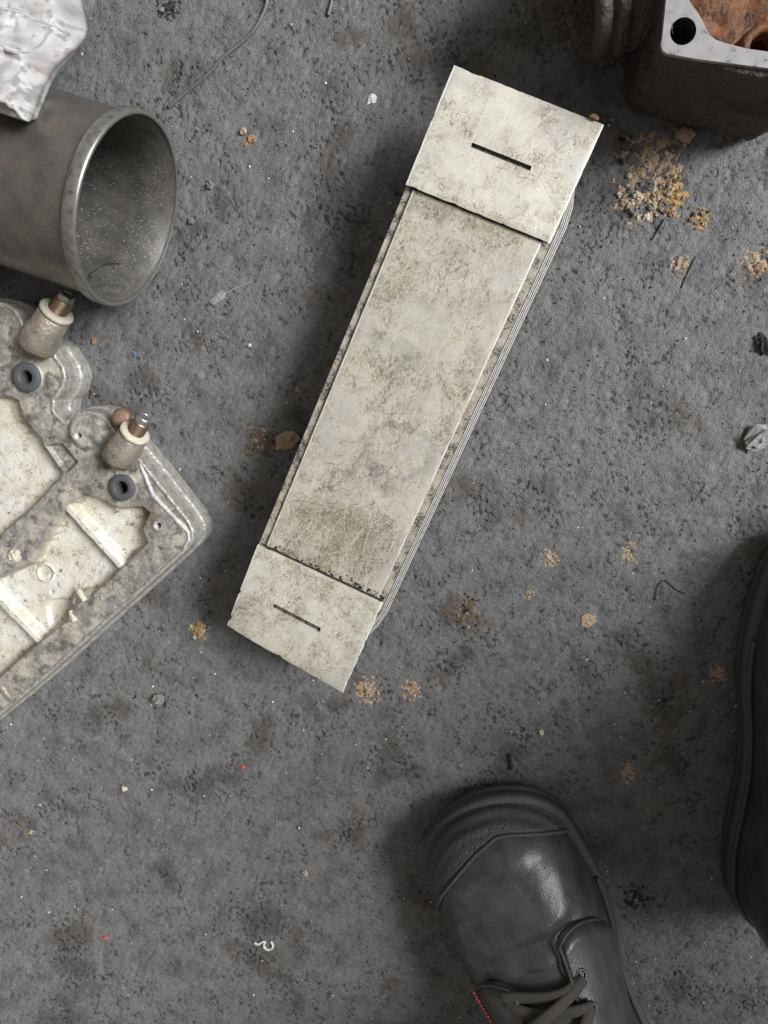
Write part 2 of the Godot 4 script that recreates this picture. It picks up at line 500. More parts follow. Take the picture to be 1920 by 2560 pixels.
func make_floor() -> void:
	var xs := axis_steps(-0.40, 0.26, 0.00165, 2.0)
	var zs := axis_steps(-0.25, 0.57, 0.00165, 2.0)
	var v := PackedVector3Array()
	var uv := PackedVector2Array()
	var ix := PackedInt32Array()
	for z in zs:
		for x in xs:
			v.append(Vector3(x, floor_y(x, z), z))
			uv.append(Vector2(x + 0.43, z + 0.27) / 0.82)
	var n := xs.size()
	for j in zs.size() - 1:
		for i in n - 1:
			var a := j * n + i
			ix.append(a); ix.append(a + 1); ix.append(a + n)
			ix.append(a + 1); ix.append(a + n + 1); ix.append(a + n)
	var o := put("floor", smooth_mesh(v, ix, uv), M.floor)
	o.set_meta("kind", "structure")
	# loose grit nobody could count
	var grain_mesh := clod_mesh(7, 1.0, Vector3(1, 0.65, 1), 1)
	var mm := MultiMesh.new()
	mm.transform_format = MultiMesh.TRANSFORM_3D
	mm.use_colors = true
	mm.mesh = grain_mesh
	var count := 16000
	mm.instance_count = count
	for i in count:
		var p := Vector3(rng.randf_range(-0.42, 0.28), 0, rng.randf_range(-0.27, 0.58))
		var s := 0.00022 + 0.00060 * pow(rng.randf(), 3.0)
		p.y = floor_y(p.x, p.z) + s * 0.2
		mm.set_instance_transform(i, Transform3D(Basis.from_euler(Vector3(rng.randf() * 0.6, rng.randf() * TAU, rng.randf() * 0.6)).scaled(Vector3.ONE * s * Vector3(1, 1, rng.randf_range(0.6, 1.4)).x), p))
		var q := rng.randf()
		var c := Color(0.06, 0.06, 0.062)
		if q > 0.945: c = Color(0.62, 0.61, 0.58)
		elif q > 0.93: c = Color(0.45, 0.34, 0.2)
		elif q > 0.78: c = Color(0.16, 0.16, 0.16)
		elif q > 0.5: c = Color(0.03, 0.03, 0.03)
		mm.set_instance_color(i, c)
	var g := MultiMeshInstance3D.new()
	g.multimesh = mm
	g.material_override = M.grit
	g.name = "grit"
	add_child(g)
	tag(g, "fine dark grit and pale specks strewn over the oily floor", "grit", "", "stuff")

# a lump of dirt or stone: noisy ball
func clod_mesh(sd: int, r: float, squash: Vector3, detail := 2) -> ArrayMesh:
	var f := noise(sd, 1.4, 3)
	var nu := 6 if detail == 1 else 11
	var nv := 4 if detail == 1 else 8
	var rings := []
	for j in nv + 1:
		var ring := PackedVector3Array()
		for i in nu:
			var th := PI * clampf(j, 0.04, nv - 0.04) / nv
			var ph := TAU * (i + 0.5 * (j % 2)) / nu
			var d := Vector3(sin(th) * cos(ph), cos(th), sin(th) * sin(ph))
			var k := 1.0 + 0.75 * f.get_noise_3dv(d * 1.1) + 0.55 * f.get_noise_3dv(d * 3.2 + Vector3.ONE * 9.0)
			ring.append(d * k * r * squash)
		rings.append(ring)
	var t := PackedVector3Array()
	for j in nv:
		for i in nu:
			var a: Vector3 = rings[j][i]
			var b: Vector3 = rings[j][(i + 1) % nu]
			var c: Vector3 = rings[j + 1][i]
			var d: Vector3 = rings[j + 1][(i + 1) % nu]
			t.append_array([a, b, c, b, d, c])
	return flat_mesh(t)

# a crust of fines under a heap: ragged, a millimetre or so high
func crust_mesh(sd: int, c: Vector3, rad: float, high: float, stretch: Vector2) -> ArrayMesh:
	var f := noise(sd, 1.7 / rad, 4)
	var g := noise(sd + 1, 900.0, 2)
	var n := 40
	var v := PackedVector3Array()
	var ix := PackedInt32Array()
	for j in n + 1:
		for i in n + 1:
			var u := Vector2(float(i) / n * 2.0 - 1.0, float(j) / n * 2.0 - 1.0)
			var x := u.x * rad * stretch.x * 1.25
			var z := u.y * rad * stretch.y * 1.25
			var k := 0.42 - u.length() * 0.8 + f.get_noise_2d(x, z) * 0.95 + g.get_noise_2d(x, z) * 0.45
			v.append(Vector3(x, floor_y(c.x + x, c.z + z) + high * clampf(k, -0.8, 0.9), z))
	for j in n:
		for i in n:
			var a := j * (n + 1) + i
			ix.append_array([a, a + 1, a + n + 1, a + 1, a + n + 2, a + n + 1])
	return smooth_mesh(v, ix)

# ------------------------------------------------------------------ the plate cooler core
func bilinear(q: Array, u: float, v: float) -> Vector3:
	return q[0].lerp(q[1], u).lerp(q[3].lerp(q[2], u), v)

# thin sheet over a quad (corners a b c d, u from a to b, v from a to d) with an optional slot [u0,u1,v0,v1]
func sheet(q: Array, thick: float, nu: int, nv: int, slot: Array, sd: int, warp: float, rag: float, droop: Callable, nick := 0.0) -> ArrayMesh:
	var us := PackedFloat32Array()
	var vs := PackedFloat32Array()
	for i in nu + 1: us.append(float(i) / nu)
	for i in nv + 1: vs.append(float(i) / nv)
	if slot.size():
		for e in [slot[0], slot[1]]: us.append(e)
		for e in [slot[2], slot[3]]: vs.append(e)
		us.sort(); vs.sort()
	var f := noise(sd, 40.0, 3)
	var e := noise(sd + 5, 180.0, 3)
	var n := us.size()
	var m := vs.size()
	var top := PackedVector3Array()
	var uv := PackedVector2Array()
	for v in vs:
		for u in us:
			var p := bilinear(q, u, v)
			var edge: float = 1.0 if (u < 0.001 or u > 0.999 or v < 0.001 or v > 0.999) else 0.0
			p.y += f.get_noise_2d(p.x, p.z) * warp + droop.call(u, v)
			if edge > 0.0:
				var c := bilinear(q, 0.5, 0.5)
				var inw := Vector3(c.x - p.x, 0, c.z - p.z).normalized()
				p += inw * (absf(e.get_noise_2d(p.x, p.z)) * rag + maxf(0.0, e.get_noise_2d(p.x * 0.4, p.z * 0.4) - 0.25) * nick)
				p.y -= 0.0002
			top.append(p)
			uv.append(Vector2(u, v))
	var V := PackedVector3Array()
	var U := PackedVector2Array()
	var put_tri := func(a: Vector3, b: Vector3, c: Vector3, ua: Vector2, ub: Vector2, uc: Vector2):
		V.append_array([a, b, c]); U.append_array([ua, ub, uc])
	var hole := func(i: int, j: int) -> bool:
		if i < 0 or j < 0 or i >= n - 1 or j >= m - 1: return true
		if slot.size() == 0: return false
		var uu := (us[i] + us[i + 1]) * 0.5
		var vv := (vs[j] + vs[j + 1]) * 0.5
		return uu > slot[0] and uu < slot[1] and vv > slot[2] and vv < slot[3]
	var dn := Vector3(0, -thick, 0)
	var vo := PackedVector3Array()
	var ixo := PackedInt32Array()
	# top and underside share smooth normals, walls are flat
	vo.append_array(top)
	for p in top: vo.append(p + dn)
	var uvo := PackedVector2Array()
	uvo.append_array(uv); uvo.append_array(uv)
	var N := top.size()
	for j in m - 1:
		for i in n - 1:
			if hole.call(i, j): continue
			var a := j * n + i
			ixo.append_array([a, a + 1, a + n, a + 1, a + n + 1, a + n])
			ixo.append_array([N + a, N + a + n, N + a + 1, N + a + 1, N + a + n, N + a + n + 1])
			for s in [[i, j - 1, a, a + 1], [i + 1, j, a + 1, a + n + 1], [i, j + 1, a + n + 1, a + n], [i - 1, j, a + n, a]]:
				if hole.call(s[0], s[1]):
					var A: Vector3 = top[s[2]]
					var B: Vector3 = top[s[3]]
					put_tri.call(A, A + dn, B, uv[s[2]], uv[s[2]], uv[s[3]])
					put_tri.call(B, A + dn, B + dn, uv[s[3]], uv[s[2]], uv[s[3]])
	var mesh := smooth_mesh(vo, ixo, uvo)
	var walls := flat_mesh(V, U)
	var st := SurfaceTool.new()
	st.append_from(mesh, 0, Transform3D())
	st.append_from(walls, 0, Transform3D())
	return st.commit()

func core_outline(a: Vector3, b: Vector3, half: float, taper: float) -> PackedVector2Array:
	# a, b: middles of the two ends; long plate with tapered, rounded ends
	var A := Vector2(a.x, a.z)
	var B := Vector2(b.x, b.z)
	var d := (B - A).normalized()
	var s := Vector2(-d.y, d.x)
	var L := A.distance_to(B)
	var pts := PackedVector2Array()
	var prof := [[0.0, 0.45], [0.004, 0.58], [0.012, 0.70], [0.025, 0.83], [taper, 0.96], [taper + 0.012, 1.0], [L * 0.5, 1.0]]
	for p in prof: pts.append(A + d * p[0] + s * half * p[1])
	for k in range(prof.size() - 2, -1, -1): pts.append(B - d * prof[k][0] + s * half * prof[k][1])
	for p in prof: pts.append(B - d * p[0] - s * half * p[1])
	for k in range(prof.size() - 2, -1, -1): pts.append(A + d * prof[k][0] - s * half * prof[k][1])
	return pts

func make_cooler() -> void:
	var t := thing("oil_cooler_core", "long scuffed aluminium plate stack with a slotted cap over each end", "cooler core")
	var hc := 0.0520
	var hp := 0.0492
	# core plates, parted by dark layers that stand in for the shaded gaps
	var along := Vector3(-0.4108, 0, 0.91172)
	var across := Vector3(0.91172, 0, 0.4108)
	var mid_edge := Vector3(-0.049, 0.046, -0.0613) + across * 0.0453
	var up := mid_edge - along * 0.112
	var lo := mid_edge + along * 0.250
	var shift := 0.0
	for k in 24:
		var y1 := 0.0470 - k * 0.0019
		var j := across * (shift + rng.randf_range(-0.0001, 0.0001))
		put("core_plate", prism(core_outline(up + j, lo + j, 0.0447, 0.040), y1 - 0.0011, y1, 0.0002), M.ledge if k == 0 else M.core, t)
		j = across * (shift + 0.0005)
		put("gap_shade", prism(core_outline(up + j, lo + j, 0.0447, 0.040), y1 - 0.0019, y1 - 0.0011, 0.0001), M.grease, t)
		if k < 4: shift += 0.0012
	# base plate
	put("base_plate", prism(core_outline(up + across * 0.006, lo + across * 0.006, 0.0430, 0.040), 0.0, 0.0020, 0.0003), M.grease, t)
	# cover plate
	var q := [P(1033, 474, hp), P(1358, 600, hp), P(941, 1509, hp), P(660, 1379, hp)]
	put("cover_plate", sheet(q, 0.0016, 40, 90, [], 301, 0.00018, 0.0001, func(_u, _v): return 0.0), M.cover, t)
	# end caps
	var qa := [P(1135, 160, hc), P(1512, 310, hc), P(1375, 608, hc), P(1014, 461, hc)]
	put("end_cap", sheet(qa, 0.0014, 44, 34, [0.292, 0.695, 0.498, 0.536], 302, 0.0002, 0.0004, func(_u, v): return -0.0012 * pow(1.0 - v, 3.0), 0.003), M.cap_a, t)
	var qb := [P(644, 1361, hc), P(957, 1508, hc), P(855, 1739, hc), P(560, 1572, hc)]
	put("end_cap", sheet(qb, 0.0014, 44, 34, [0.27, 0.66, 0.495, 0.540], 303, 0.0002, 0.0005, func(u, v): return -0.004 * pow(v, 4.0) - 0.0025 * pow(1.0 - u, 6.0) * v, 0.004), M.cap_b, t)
	# grimy end plates that show through the slots
	for e in [qa, qb]:
		var w := []
		for p in e: w.append(p.lerp(bilinear(e, 0.5, 0.5), 0.48) + Vector3(0, -0.0024, 0))
		put("end_plate", sheet(w, 0.0008, 12, 12, [], 304, 0.0001, 0.0001, func(_u, _v): return 0.0), M.slotdirt, t)
	# black grease packed along the steps
	for s in [[qa[3], qa[2], 0.0034, 0.05], [qb[0], qb[1], -0.0030, 0.08]]:
		var pts := PackedVector3Array()
		var rad := []
		var dir: Vector3 = (s[1] - s[0]).normalized()
		var out := dir.cross(Vector3.UP) * (1.0 if s[2] < 0 else -1.0) * -1.0
		var f := noise(311 + int(s[2] * 1e5), 120.0, 3)
		for i in 90:
			var u := 0.03 + 0.95 * i / 89.0
			var p: Vector3 = s[0].lerp(s[1], u)
			var k := f.get_noise_1d(p.x + p.z * 0.3)
			p.y = hp + 0.0001
			p += -out * (0.0004 + 0.0009 * k)
			pts.append(p)
			rad.append(maxf(0.0004, (0.0010 if s[2] > 0 else 0.0017) + 0.0007 * k + 0.0006 * f.get_noise_1d(p.x * 4.0 + 3.0)))
		put("grease_bead", tube(pts, rad, 7, 0.35), M.grease, t)
	# caked dirt in the corners of the lower step
	for k in 110:
		var p: Vector3 = qb[0].lerp(qb[1], pow(rng.randf(), 0.7)) + (q[0] - q[3]).normalized() * absf(rng.randfn(0.0, 0.0024))
		var s := rng.randf_range(0.0003, 0.0009)
		var o := put("grease_crumb", clod_mesh(330 + k % 6, 1.0, Vector3(1, 0.3, 1), 1), [M.grease, M.slotdirt, M.grease, M.brown][k % 4], t)
		o.transform = Transform3D(Basis(Vector3.UP, rng.randf() * TAU) * Basis.from_scale(Vector3(s, s, s * rng.randf_range(0.8, 2.0))), Vector3(p.x, hp + 0.0001, p.z))

# ------------------------------------------------------------------ the cylinder liner
func make_liner() -> void:
	var yaw := deg_to_rad(18.5)
	var pitch := deg_to_rad(4.0)
	var ax := Vector3(cos(yaw) * cos(pitch), sin(pitch), sin(yaw) * cos(pitch))
	var r := 0.0556
	var c := Vector3(-0.1914, r + 0.0006, -0.0893)
	var t := thing("cylinder_liner", "grey steel cylinder sleeve lying on its side, open end showing speckled bore", "cylinder liner", Vector3(c.x, 0, c.z))
	c = Vector3(0, c.y, 0)
	# barrel with a notch cut near its far side, outside then inside of the wall
	var L := 0.17
	var ro := 0.0527
	var ri := 0.0503
	var b := frame_along(ax)
	var n := 128
	var v := PackedVector3Array()
	var uv := PackedVector2Array()
	var ix := PackedInt32Array()
	var rows := 60
	for s in 2:
		var base := v.size()
		for j in rows + 1:
			var y := -0.0085 - L * j / rows
			for k in n + 1:
				var a := TAU * k / n
				var rr := (ro if s == 0 else ri)
				v.append(c + b * Vector3(cos(a) * rr, y, sin(a) * rr))
				uv.append(Vector2(a / TAU * 2.0, -y / 0.165))
		for j in rows:
			for k in n:
				if in_notch(j, k, n): continue
				var i := base + j * (n + 1) + k
				if s == 0: ix.append_array([i, i + 1, i + n + 1, i + 1, i + n + 2, i + n + 1])
				else: ix.append_array([i, i + n + 1, i + 1, i + 1, i + n + 1, i + n + 2])
		if s == 1: pass
	put("barrel", smooth_mesh(v, ix, uv), M.liner, t)
	# rim flange with groove behind it
	put("rim", lathe([[ro - 0.0006, -0.0100], [ro - 0.0008, -0.0088], [r - 0.0006, -0.0084], [r, -0.0078], [r, -0.0012], [r - 0.0008, -0.0002], [r - 0.0012, 0.0], [r - 0.0022, 0.0], [r - 0.0026, -0.0004]], c, ax, 128, 0.0, false, false, Vector2(6, 1)), M.liner_rim, t)
	var bore := lathe([[r - 0.0026, -0.0004], [r - 0.0029, -0.0030], [ri, -0.0050], [ri - 0.0001, -0.03], [ri - 0.0001, -0.075], [ri - 0.0003, -0.0755], [ri - 0.0003, -0.0775], [ri - 0.0001, -0.078], [ri - 0.0001, -0.12], [ri - 0.0001, -L]], c, ax, 128, 0.0, false, false, Vector2(2.4, 1.6))
	put("bore", bore, M.liner_in, t)
	# the dark hair lying in the bore
	var hair := []
	for a in [[3.02, -0.030], [2.90, -0.034], [2.78, -0.034], [2.66, -0.030], [2.60, -0.033], [2.44, -0.033], [2.30, -0.030], [2.22, -0.022]]:
		hair.append(c + b * Vector3(cos(a[0]) * (ri - 0.0006), a[1], sin(a[0]) * (ri - 0.0006)))
	put("fibre", tube(curve_points(hair, 6), 0.00045, 6), M.black, t)

func in_notch(j: int, k: int, n: int) -> bool:
	var a := TAU * (k + 0.5) / n
	return j >= 30 and j <= 52 and absf(angle_difference(a, NOTCH)) < 0.045 * (1.0 - 0.4 * absf(j - 41.0) / 11.0)
const NOTCH := 5.15

# ------------------------------------------------------------------ the cast cover
func seg_sd(p: Vector2, poly: PackedVector2Array) -> float:
	var best := 1e9
	var n := poly.size()
	for i in n:
		var q := Geometry2D.get_closest_point_to_segment(p, poly[i], poly[(i + 1) % n])
		best = minf(best, p.distance_squared_to(q))
	return -sqrt(best) if Geometry2D.is_point_in_polygon(p, poly) else sqrt(best)

func line_d(p: Vector2, pts: PackedVector2Array) -> float:
	var best := 1e9
	for i in pts.size() - 1:
		best = minf(best, p.distance_squared_to(Geometry2D.get_closest_point_to_segment(p, pts[i], pts[i + 1])))
	return sqrt(best)

func W2(pts: Array, h: float) -> PackedVector2Array:
	var o := PackedVector2Array()
	for p in pts:
		var w := P(p[0], p[1], h)
		o.append(Vector2(w.x, w.z))
	return o

func st(a: float, b: float, x: float) -> float:
	var t := clampf((x - a) / (b - a), 0.0, 1.0)
	return t * t * (3.0 - 2.0 * t)

func make_cover_casting() -> void:
	var top := 0.031
	var outline := W2([[-220, 800], [-120, 760], [-30, 748], [15, 757], [40, 772], [56, 800], [64, 830], [100, 850], [133, 872], [143, 892], [161, 918], [166, 944], [157, 976], [138, 1000], [136, 1028], [158, 1052], [166, 1050], [179, 1035], [200, 1028], [222, 1027], [252, 1034], [276, 1054], [300, 1090], [345, 1140], [376, 1178], [430, 1246], [472, 1300], [486, 1328], [484, 1352], [468, 1376], [364, 1470], [250, 1572], [120, 1690], [0, 1790], [-220, 1965]], top)
	var panel_a := W2([[-240, 960], [0, 985], [40, 990], [60, 1000], [67, 1034], [97, 1074], [118, 1096], [122, 1112], [172, 1180], [120, 1240], [60, 1295], [0, 1350], [-240, 1560]], 0.024)
	var pocket := W2([[124, 1112], [168, 1106], [206, 1152], [176, 1184]], 0.024)
	var panel_b := W2([[170, 1262], [216, 1232], [262, 1240], [300, 1265], [345, 1262], [368, 1262], [386, 1278], [366, 1318], [380, 1350], [330, 1402], [292, 1434], [262, 1464], [240, 1482], [220, 1476], [190, 1490], [196, 1520], [178, 1546], [128, 1586], [99, 1606], [0, 1698], [-240, 1900], [-240, 1640], [0, 1440], [90, 1400], [130, 1330]], 0.024)
	var rib2 := W2([[176, 1272], [245, 1348], [316, 1424]], 0.026)
	var rib3 := W2([[-150, 1350], [0, 1496], [108, 1604]], 0.026)
	var rib4 := W2([[150, 1496], [172, 1512], [186, 1520]], 0.026)
	var sub := W2([[112, 1520], [122, 1504], [150, 1498], [178, 1512], [176, 1546], [122, 1580]], 0.024)
	var ring := W2([[109, 1435]], 0.024)[0]
	var g1 := W2([[67, 943]], 0.033)[0]
	var g2 := W2([[304, 1219]], 0.033)[0]
	var lug := W2([[215, 1078]], 0.033)[0]
	var lug_hole := W2([[199, 1089]], 0.033)[0]
	var pin := W2([[396, 1314]], 0.031)[0]
	var dot := W2([[124, 1483]], 0.024)[0]
	var ridge := W2([[352, 1160], [382, 1238], [440, 1300], [470, 1330], [474, 1350], [462, 1368]], 0.031)
	var nz := noise(401, 45.0, 4)
	var nf := noise(402, 330.0, 3)
	var nb := noise(403, 110.0, 4)
	var lo := Vector2(1e9, 1e9)
	var hi := -lo
	for p in outline:
		lo = lo.min(p); hi = hi.max(p)
	lo.x = maxf(lo.x, -0.36)
	lo -= Vector2.ONE * 0.004; hi += Vector2.ONE * 0.012
	var step := 0.00068
	var nx := int((hi.x - lo.x) / step)
	var nzz := int((hi.y - lo.y) / step)
	var H := PackedFloat32Array()
	var C := PackedColorArray()
	var V := PackedVector3Array()
	var keep := PackedByteArray()
	var cream := Color(0.60, 0.555, 0.45)
	var white := Color(0.66, 0.64, 0.58)
	var grey := Color(0.205, 0.19, 0.172)
	var dirt := Color(0.22, 0.155, 0.085)
	var soot := Color(0.07, 0.065, 0.06)
	for j in nzz + 1:
		for i in nx + 1:
			var p := lo + Vector2(i, j) * step
			var w := p + Vector2(nz.get_noise_2d(p.x, p.y), nz.get_noise_2d(p.y + 3.0, p.x)) * 0.0006
			var so := seg_sd(w, outline)
			var h := 0.0
			var c := grey
			if so < 0.010:
				var out_h := 0.0 if so > 0.0085 else top
				var sa := seg_sd(w, panel_a)
				var sb := seg_sd(w, panel_b)
				var n1 := nb.get_noise_2d(p.x, p.y)
				var n2 := nf.get_noise_2d(p.x, p.y)
				h = top
				var in_a := 1.0 - st(-0.0032, 0.0006, sa)
				var in_b := 1.0 - st(-0.0032, 0.0006, sb)
				h -= 0.0100 * in_a + 0.0100 * in_b
				h -= 0.004 * (1.0 - st(-0.0015, 0.0006, seg_sd(w, pocket)))
				# ribs crossing the panels
				for rb in [[rib2, 0.0032, 0.0075], [rib3, 0.0034, 0.0078]]:
					var d := line_d(w, rb[0])
					var k := 1.0 - st(rb[1] * 0.6, rb[1] * 1.5, d)
					h = maxf(h, top - 0.0100 + rb[2] * k)
					if in_b > 0.5: c = c
				h -= 0.003 * (1.0 - st(-0.0015, 0.001, seg_sd(w, sub)))
				var rd := p.distance_to(ring)
				h -= 0.0011 * (1.0 - st(0.0050, 0.0058, rd)) - 0.0009 * (1.0 - st(0.0004, 0.0014, absf(rd - 0.0060)))
				# round seats
				for g in [[g1, 0.0092, 0.0325], [g2, 0.0088, 0.0315]]:
					var d := p.distance_to(g[0])
					h = lerpf(h, g[2], 1.0 - st(g[1], g[1] + 0.0018, d))
					h -= 0.022 * (1.0 - st(0.0040, 0.0047, d))
				var ld := p.distance_to(lug)
				h = maxf(h, lerpf(h, 0.0345, 1.0 - st(0.009, 0.0145, ld)))
				h -= 0.014 * (1.0 - st(0.0011, 0.0020, p.distance_to(lug_hole)))
				var pd := p.distance_to(pin)
				h = maxf(h, lerpf(h, top + 0.0004, 1.0 - st(0.0040, 0.0052, pd)))
				h -= 0.014 * (1.0 - st(0.0012, 0.0020, pd))
				h -= 0.004 * (1.0 - st(0.0008, 0.0014, p.distance_to(dot)))
				var rl := line_d(w, ridge)
				h += 0.0012 * (1.0 - st(0.0004, 0.0016, rl))
				h += (n2 * 0.00022 + n1 * 0.00025) * (1.0 - st(-0.006, -0.004, so))
				n1 = nb.get_noise_3d(p.x, h * 1.5, p.y)
				n2 = nf.get_noise_3d(p.x, h * 1.5, p.y)
				# paint: cream in the hollows, worn grey on the high parts, dirt in the corners
				var low := maxf(in_a, in_b)
				var wear := clampf(0.5 + n1 * 1.6 + n2 * 0.8, 0.0, 1.0)
				c = grey.lerp(cream, clampf(0.04 + 0.34 * wear * wear + 0.7 * (nz.get_noise_2d(p.x * 0.8 + 11.0, p.y * 0.8) + 0.05), 0.02, 0.7))
				c = c.lerp(Color(0.42, 0.40, 0.36), clampf((n2 - 0.1) * 2.0, 0, 0.6))
				var base := cream.lerp(white, clampf(0.5 + nz.get_noise_2d(p.x * 0.7 + 5.0, p.y * 0.7) * 1.4, 0.0, 1.0))
				c = c.lerp(soot, clampf((nz.get_noise_2d(p.x * 1.7 - 4.0, p.y * 1.7) + n2 * 0.35 + n1 * 0.3 - 0.20) * 3.0, 0.0, 0.75))
				c = c.lerp(base, low)
				var rim_d := minf(absf(sa), absf(sb))
				if low > 0.3:
					var dd := clampf((0.0075 - rim_d) / 0.0075, 0.0, 1.0)
					c = c.lerp(dirt, clampf(dd * 0.85 + n1 * 1.5 + n2 * 0.9 - 0.52, 0.0, 0.75))
					if n2 + n1 * 0.4 > 0.62: c = c.lerp(soot, 0.7)
				# dirt-caked corner pocket by the rubber ring
				var cp := p.distance_to(W2C)
				c = c.lerp(dirt.lerp(soot, clampf(0.4 + n2, 0, 1)), clampf((1.0 - cp / 0.016) * 1.5 + n1 * 0.9 + n2 * 0.8 - 0.35, 0.0, 0.85))
				if rl < 0.0016: c = c.lerp(Color(0.62, 0.62, 0.62), 0.55 + 0.4 * n2)
				if so > -0.0016 and so < 0.0006: c = c.lerp(Color(0.55, 0.54, 0.51), clampf(0.4 + n2 * 1.5, 0, 0.8))
				if p.distance_to(pin) < 0.0030 or p.distance_to(lug_hole) < 0.0028: c = c.lerp(Color(0.62, 0.61, 0.58), 0.6)
			V.append(Vector3(p.x, h, p.y))
			C.append(c)
			keep.append(1 if so < -0.0012 else 0)
	var ix := PackedInt32Array()
	var n := nx + 1
	for j in nzz:
		for i in nx:
			var a := j * n + i
			if keep[a] and keep[a + 1] and keep[a + n] and keep[a + n + 1]:
				ix.append_array([a, a + 1, a + n, a + 1, a + n + 1, a + n])
	var t := thing("cast_engine_cover", "cream and grey cast aluminium cover with ribs and two threaded fittings, on the dark floor", "engine cover")
	var uvs := PackedVector2Array()
	put("casting", smooth_mesh(V, ix, uvs, C), M.cast, t)
	# the rim's edge and side wall, swept round the outline
	var curve := Curve2D.new()
	for p in outline: curve.add_point(p)
	curve.add_point(outline[0])
	curve.bake_interval = 0.0016
	var loop := curve.get_baked_points()
	loop.remove_at(loop.size() - 1)
	for pass_ in 1:
		var sm := loop.duplicate()
		for i in loop.size(): sm[i] = (loop[(i + loop.size() - 1) % loop.size()] + loop[i] * 2.0 + loop[(i + 1) % loop.size()]) / 4.0
		loop = sm
	if Geometry2D.is_polygon_clockwise(loop): loop.reverse()
	var wall := []
	for row in [[-0.0034, top - 0.0006], [-0.0026, top + 0.0006], [-0.0010, top + 0.0007], [-0.0002, top + 0.0002], [0.0, top - 0.0006], [0.0004, 0.022], [0.0006, 0.0145], [0.0018, 0.0140], [0.0022, 0.0134], [0.0024, 0.0002]]:
		var ring_ := PackedVector3Array()
		for i in loop.size():
			var d := (loop[(i + 2) % loop.size()] - loop[(i + loop.size() - 2) % loop.size()]).normalized()
			var o := Vector2(d.y, -d.x)
			var q: Vector2 = loop[i] + o * (row[0] + nf.get_noise_3d(loop[i].x, row[1], loop[i].y) * 0.00035)
			ring_.append(Vector3(q.x, row[1] + nf.get_noise_3d(loop[i].y, row[1], loop[i].x) * 0.0003, q.y))
		wall.append(ring_)
	put("rim_wall", skin(wall, true), M.rim, t)
	# rubber rings in the two seats
	for g in [[g1, 0.0334, 0.0096], [g2, 0.0326, 0.0090]]:
		var o := Vector3(g[0].x, g[1], g[0].y)
		var R: float = g[2]
		put("rubber_ring", lathe([[R - 0.0002, -0.004], [R, 0.0004], [R - 0.0006, 0.0011], [0.0050, 0.0013], [0.0043, 0.0008], [0.0040, -0.002], [0.0040, -0.012]], o, Vector3.UP, 56), M.rubber, t)
	# fittings
	for f in [[96, 850, 154, 772, 0.040, 0.0104, 0.0225, 0.0], [303, 1134, 342, 1080, 0.041, 0.0095, 0.0175, 0.1]]:
		var a := P(f[0], f[1], f[4] - 0.003)
		var b := P(f[2], f[3], f[4] + 0.001)
		var ax := (b - a).normalized()
		ax = (ax + Vector3.UP * 0.12).normalized()
		var R: float = f[5]
		var l: float = f[6]
		var o := a
		var body := put("fitting", lathe([[R * 0.7, -0.0065], [R * 1.10, -0.005], [R * 1.18, -0.002], [R * 1.14, l * 0.42], [R * 1.02, l * 0.52], [R * 0.99, l], [R * 0.9, l + 0.0006], [R * 0.4, l + 0.0006]], o, ax, 40, 0.018), M.fitting, t)
		put("collar", lathe([[R * 0.96, l + 0.0012], [R * 1.02, l + 0.0016], [R * 1.03, l + 0.0034], [R * 0.95, l + 0.0042], [R * 0.60, l + 0.0044]], o, ax, 40, 0.012), M.collar, body)
		var th := []
		var q := l + 0.004
		for k in 7:
			th.append([R * 0.52, q]); th.append([R * 0.60, q + 0.0006]); th.append([R * 0.60, q + 0.0008]); th.append([R * 0.52, q + 0.0013])
			q += 0.00145
		put("thread", lathe(th, o, ax, 32), M.brass, body)
		put("nipple", lathe([[R * 0.52, q], [R * 0.50, q + 0.0008], [R * 0.48, q + 0.0030], [R * 0.42, q + 0.0038], [R * 0.28, q + 0.0040], [R * 0.24, q + 0.0030], [R * 0.24, q - 0.004]], o, ax, 32, 0.0, false, true), M.steel, body)
	# copper washer stub beside the second fitting
	var cw := P(304, 1043, 0.036)
	put("copper_plug", lathe([[0.0058, -0.010], [0.0062, 0.0], [0.0058, 0.0016], [0.0030, 0.0022], [0.0005, 0.0023]], cw, Vector3(0.3, 1, -0.3), 28, 0.03), M.copper, t)
	# pegs
	for f in [[200, 1482, 212, 1500], [180, 1534, 187, 1552]]:
		var a := P(f[0], f[1], 0.029)
		var b := P(f[2], f[3], 0.031)
		put("peg", lathe([[0.0021, -0.002], [0.0023, 0.0], [0.0023, a.distance_to(b)], [0.0019, a.distance_to(b) + 0.0006], [0.0004, a.distance_to(b) + 0.0008]], a, b - a, 18, 0.03), M.collar, t)
	# low ribs in the bottom corner
	for f in [[-10, 1700, 30, 1752], [-30, 1722, 12, 1772]]:
		put("low_rib", tube(PackedVector3Array([P(f[0], f[1], 0.030), P((f[0] + f[2]) * 0.5, (f[1] + f[3]) * 0.5, 0.0305), P(f[2], f[3], 0.030)]), [0.0024, 0.0028, 0.0022], 10, 0.8), M.fitting, t)
var W2C: Vector2

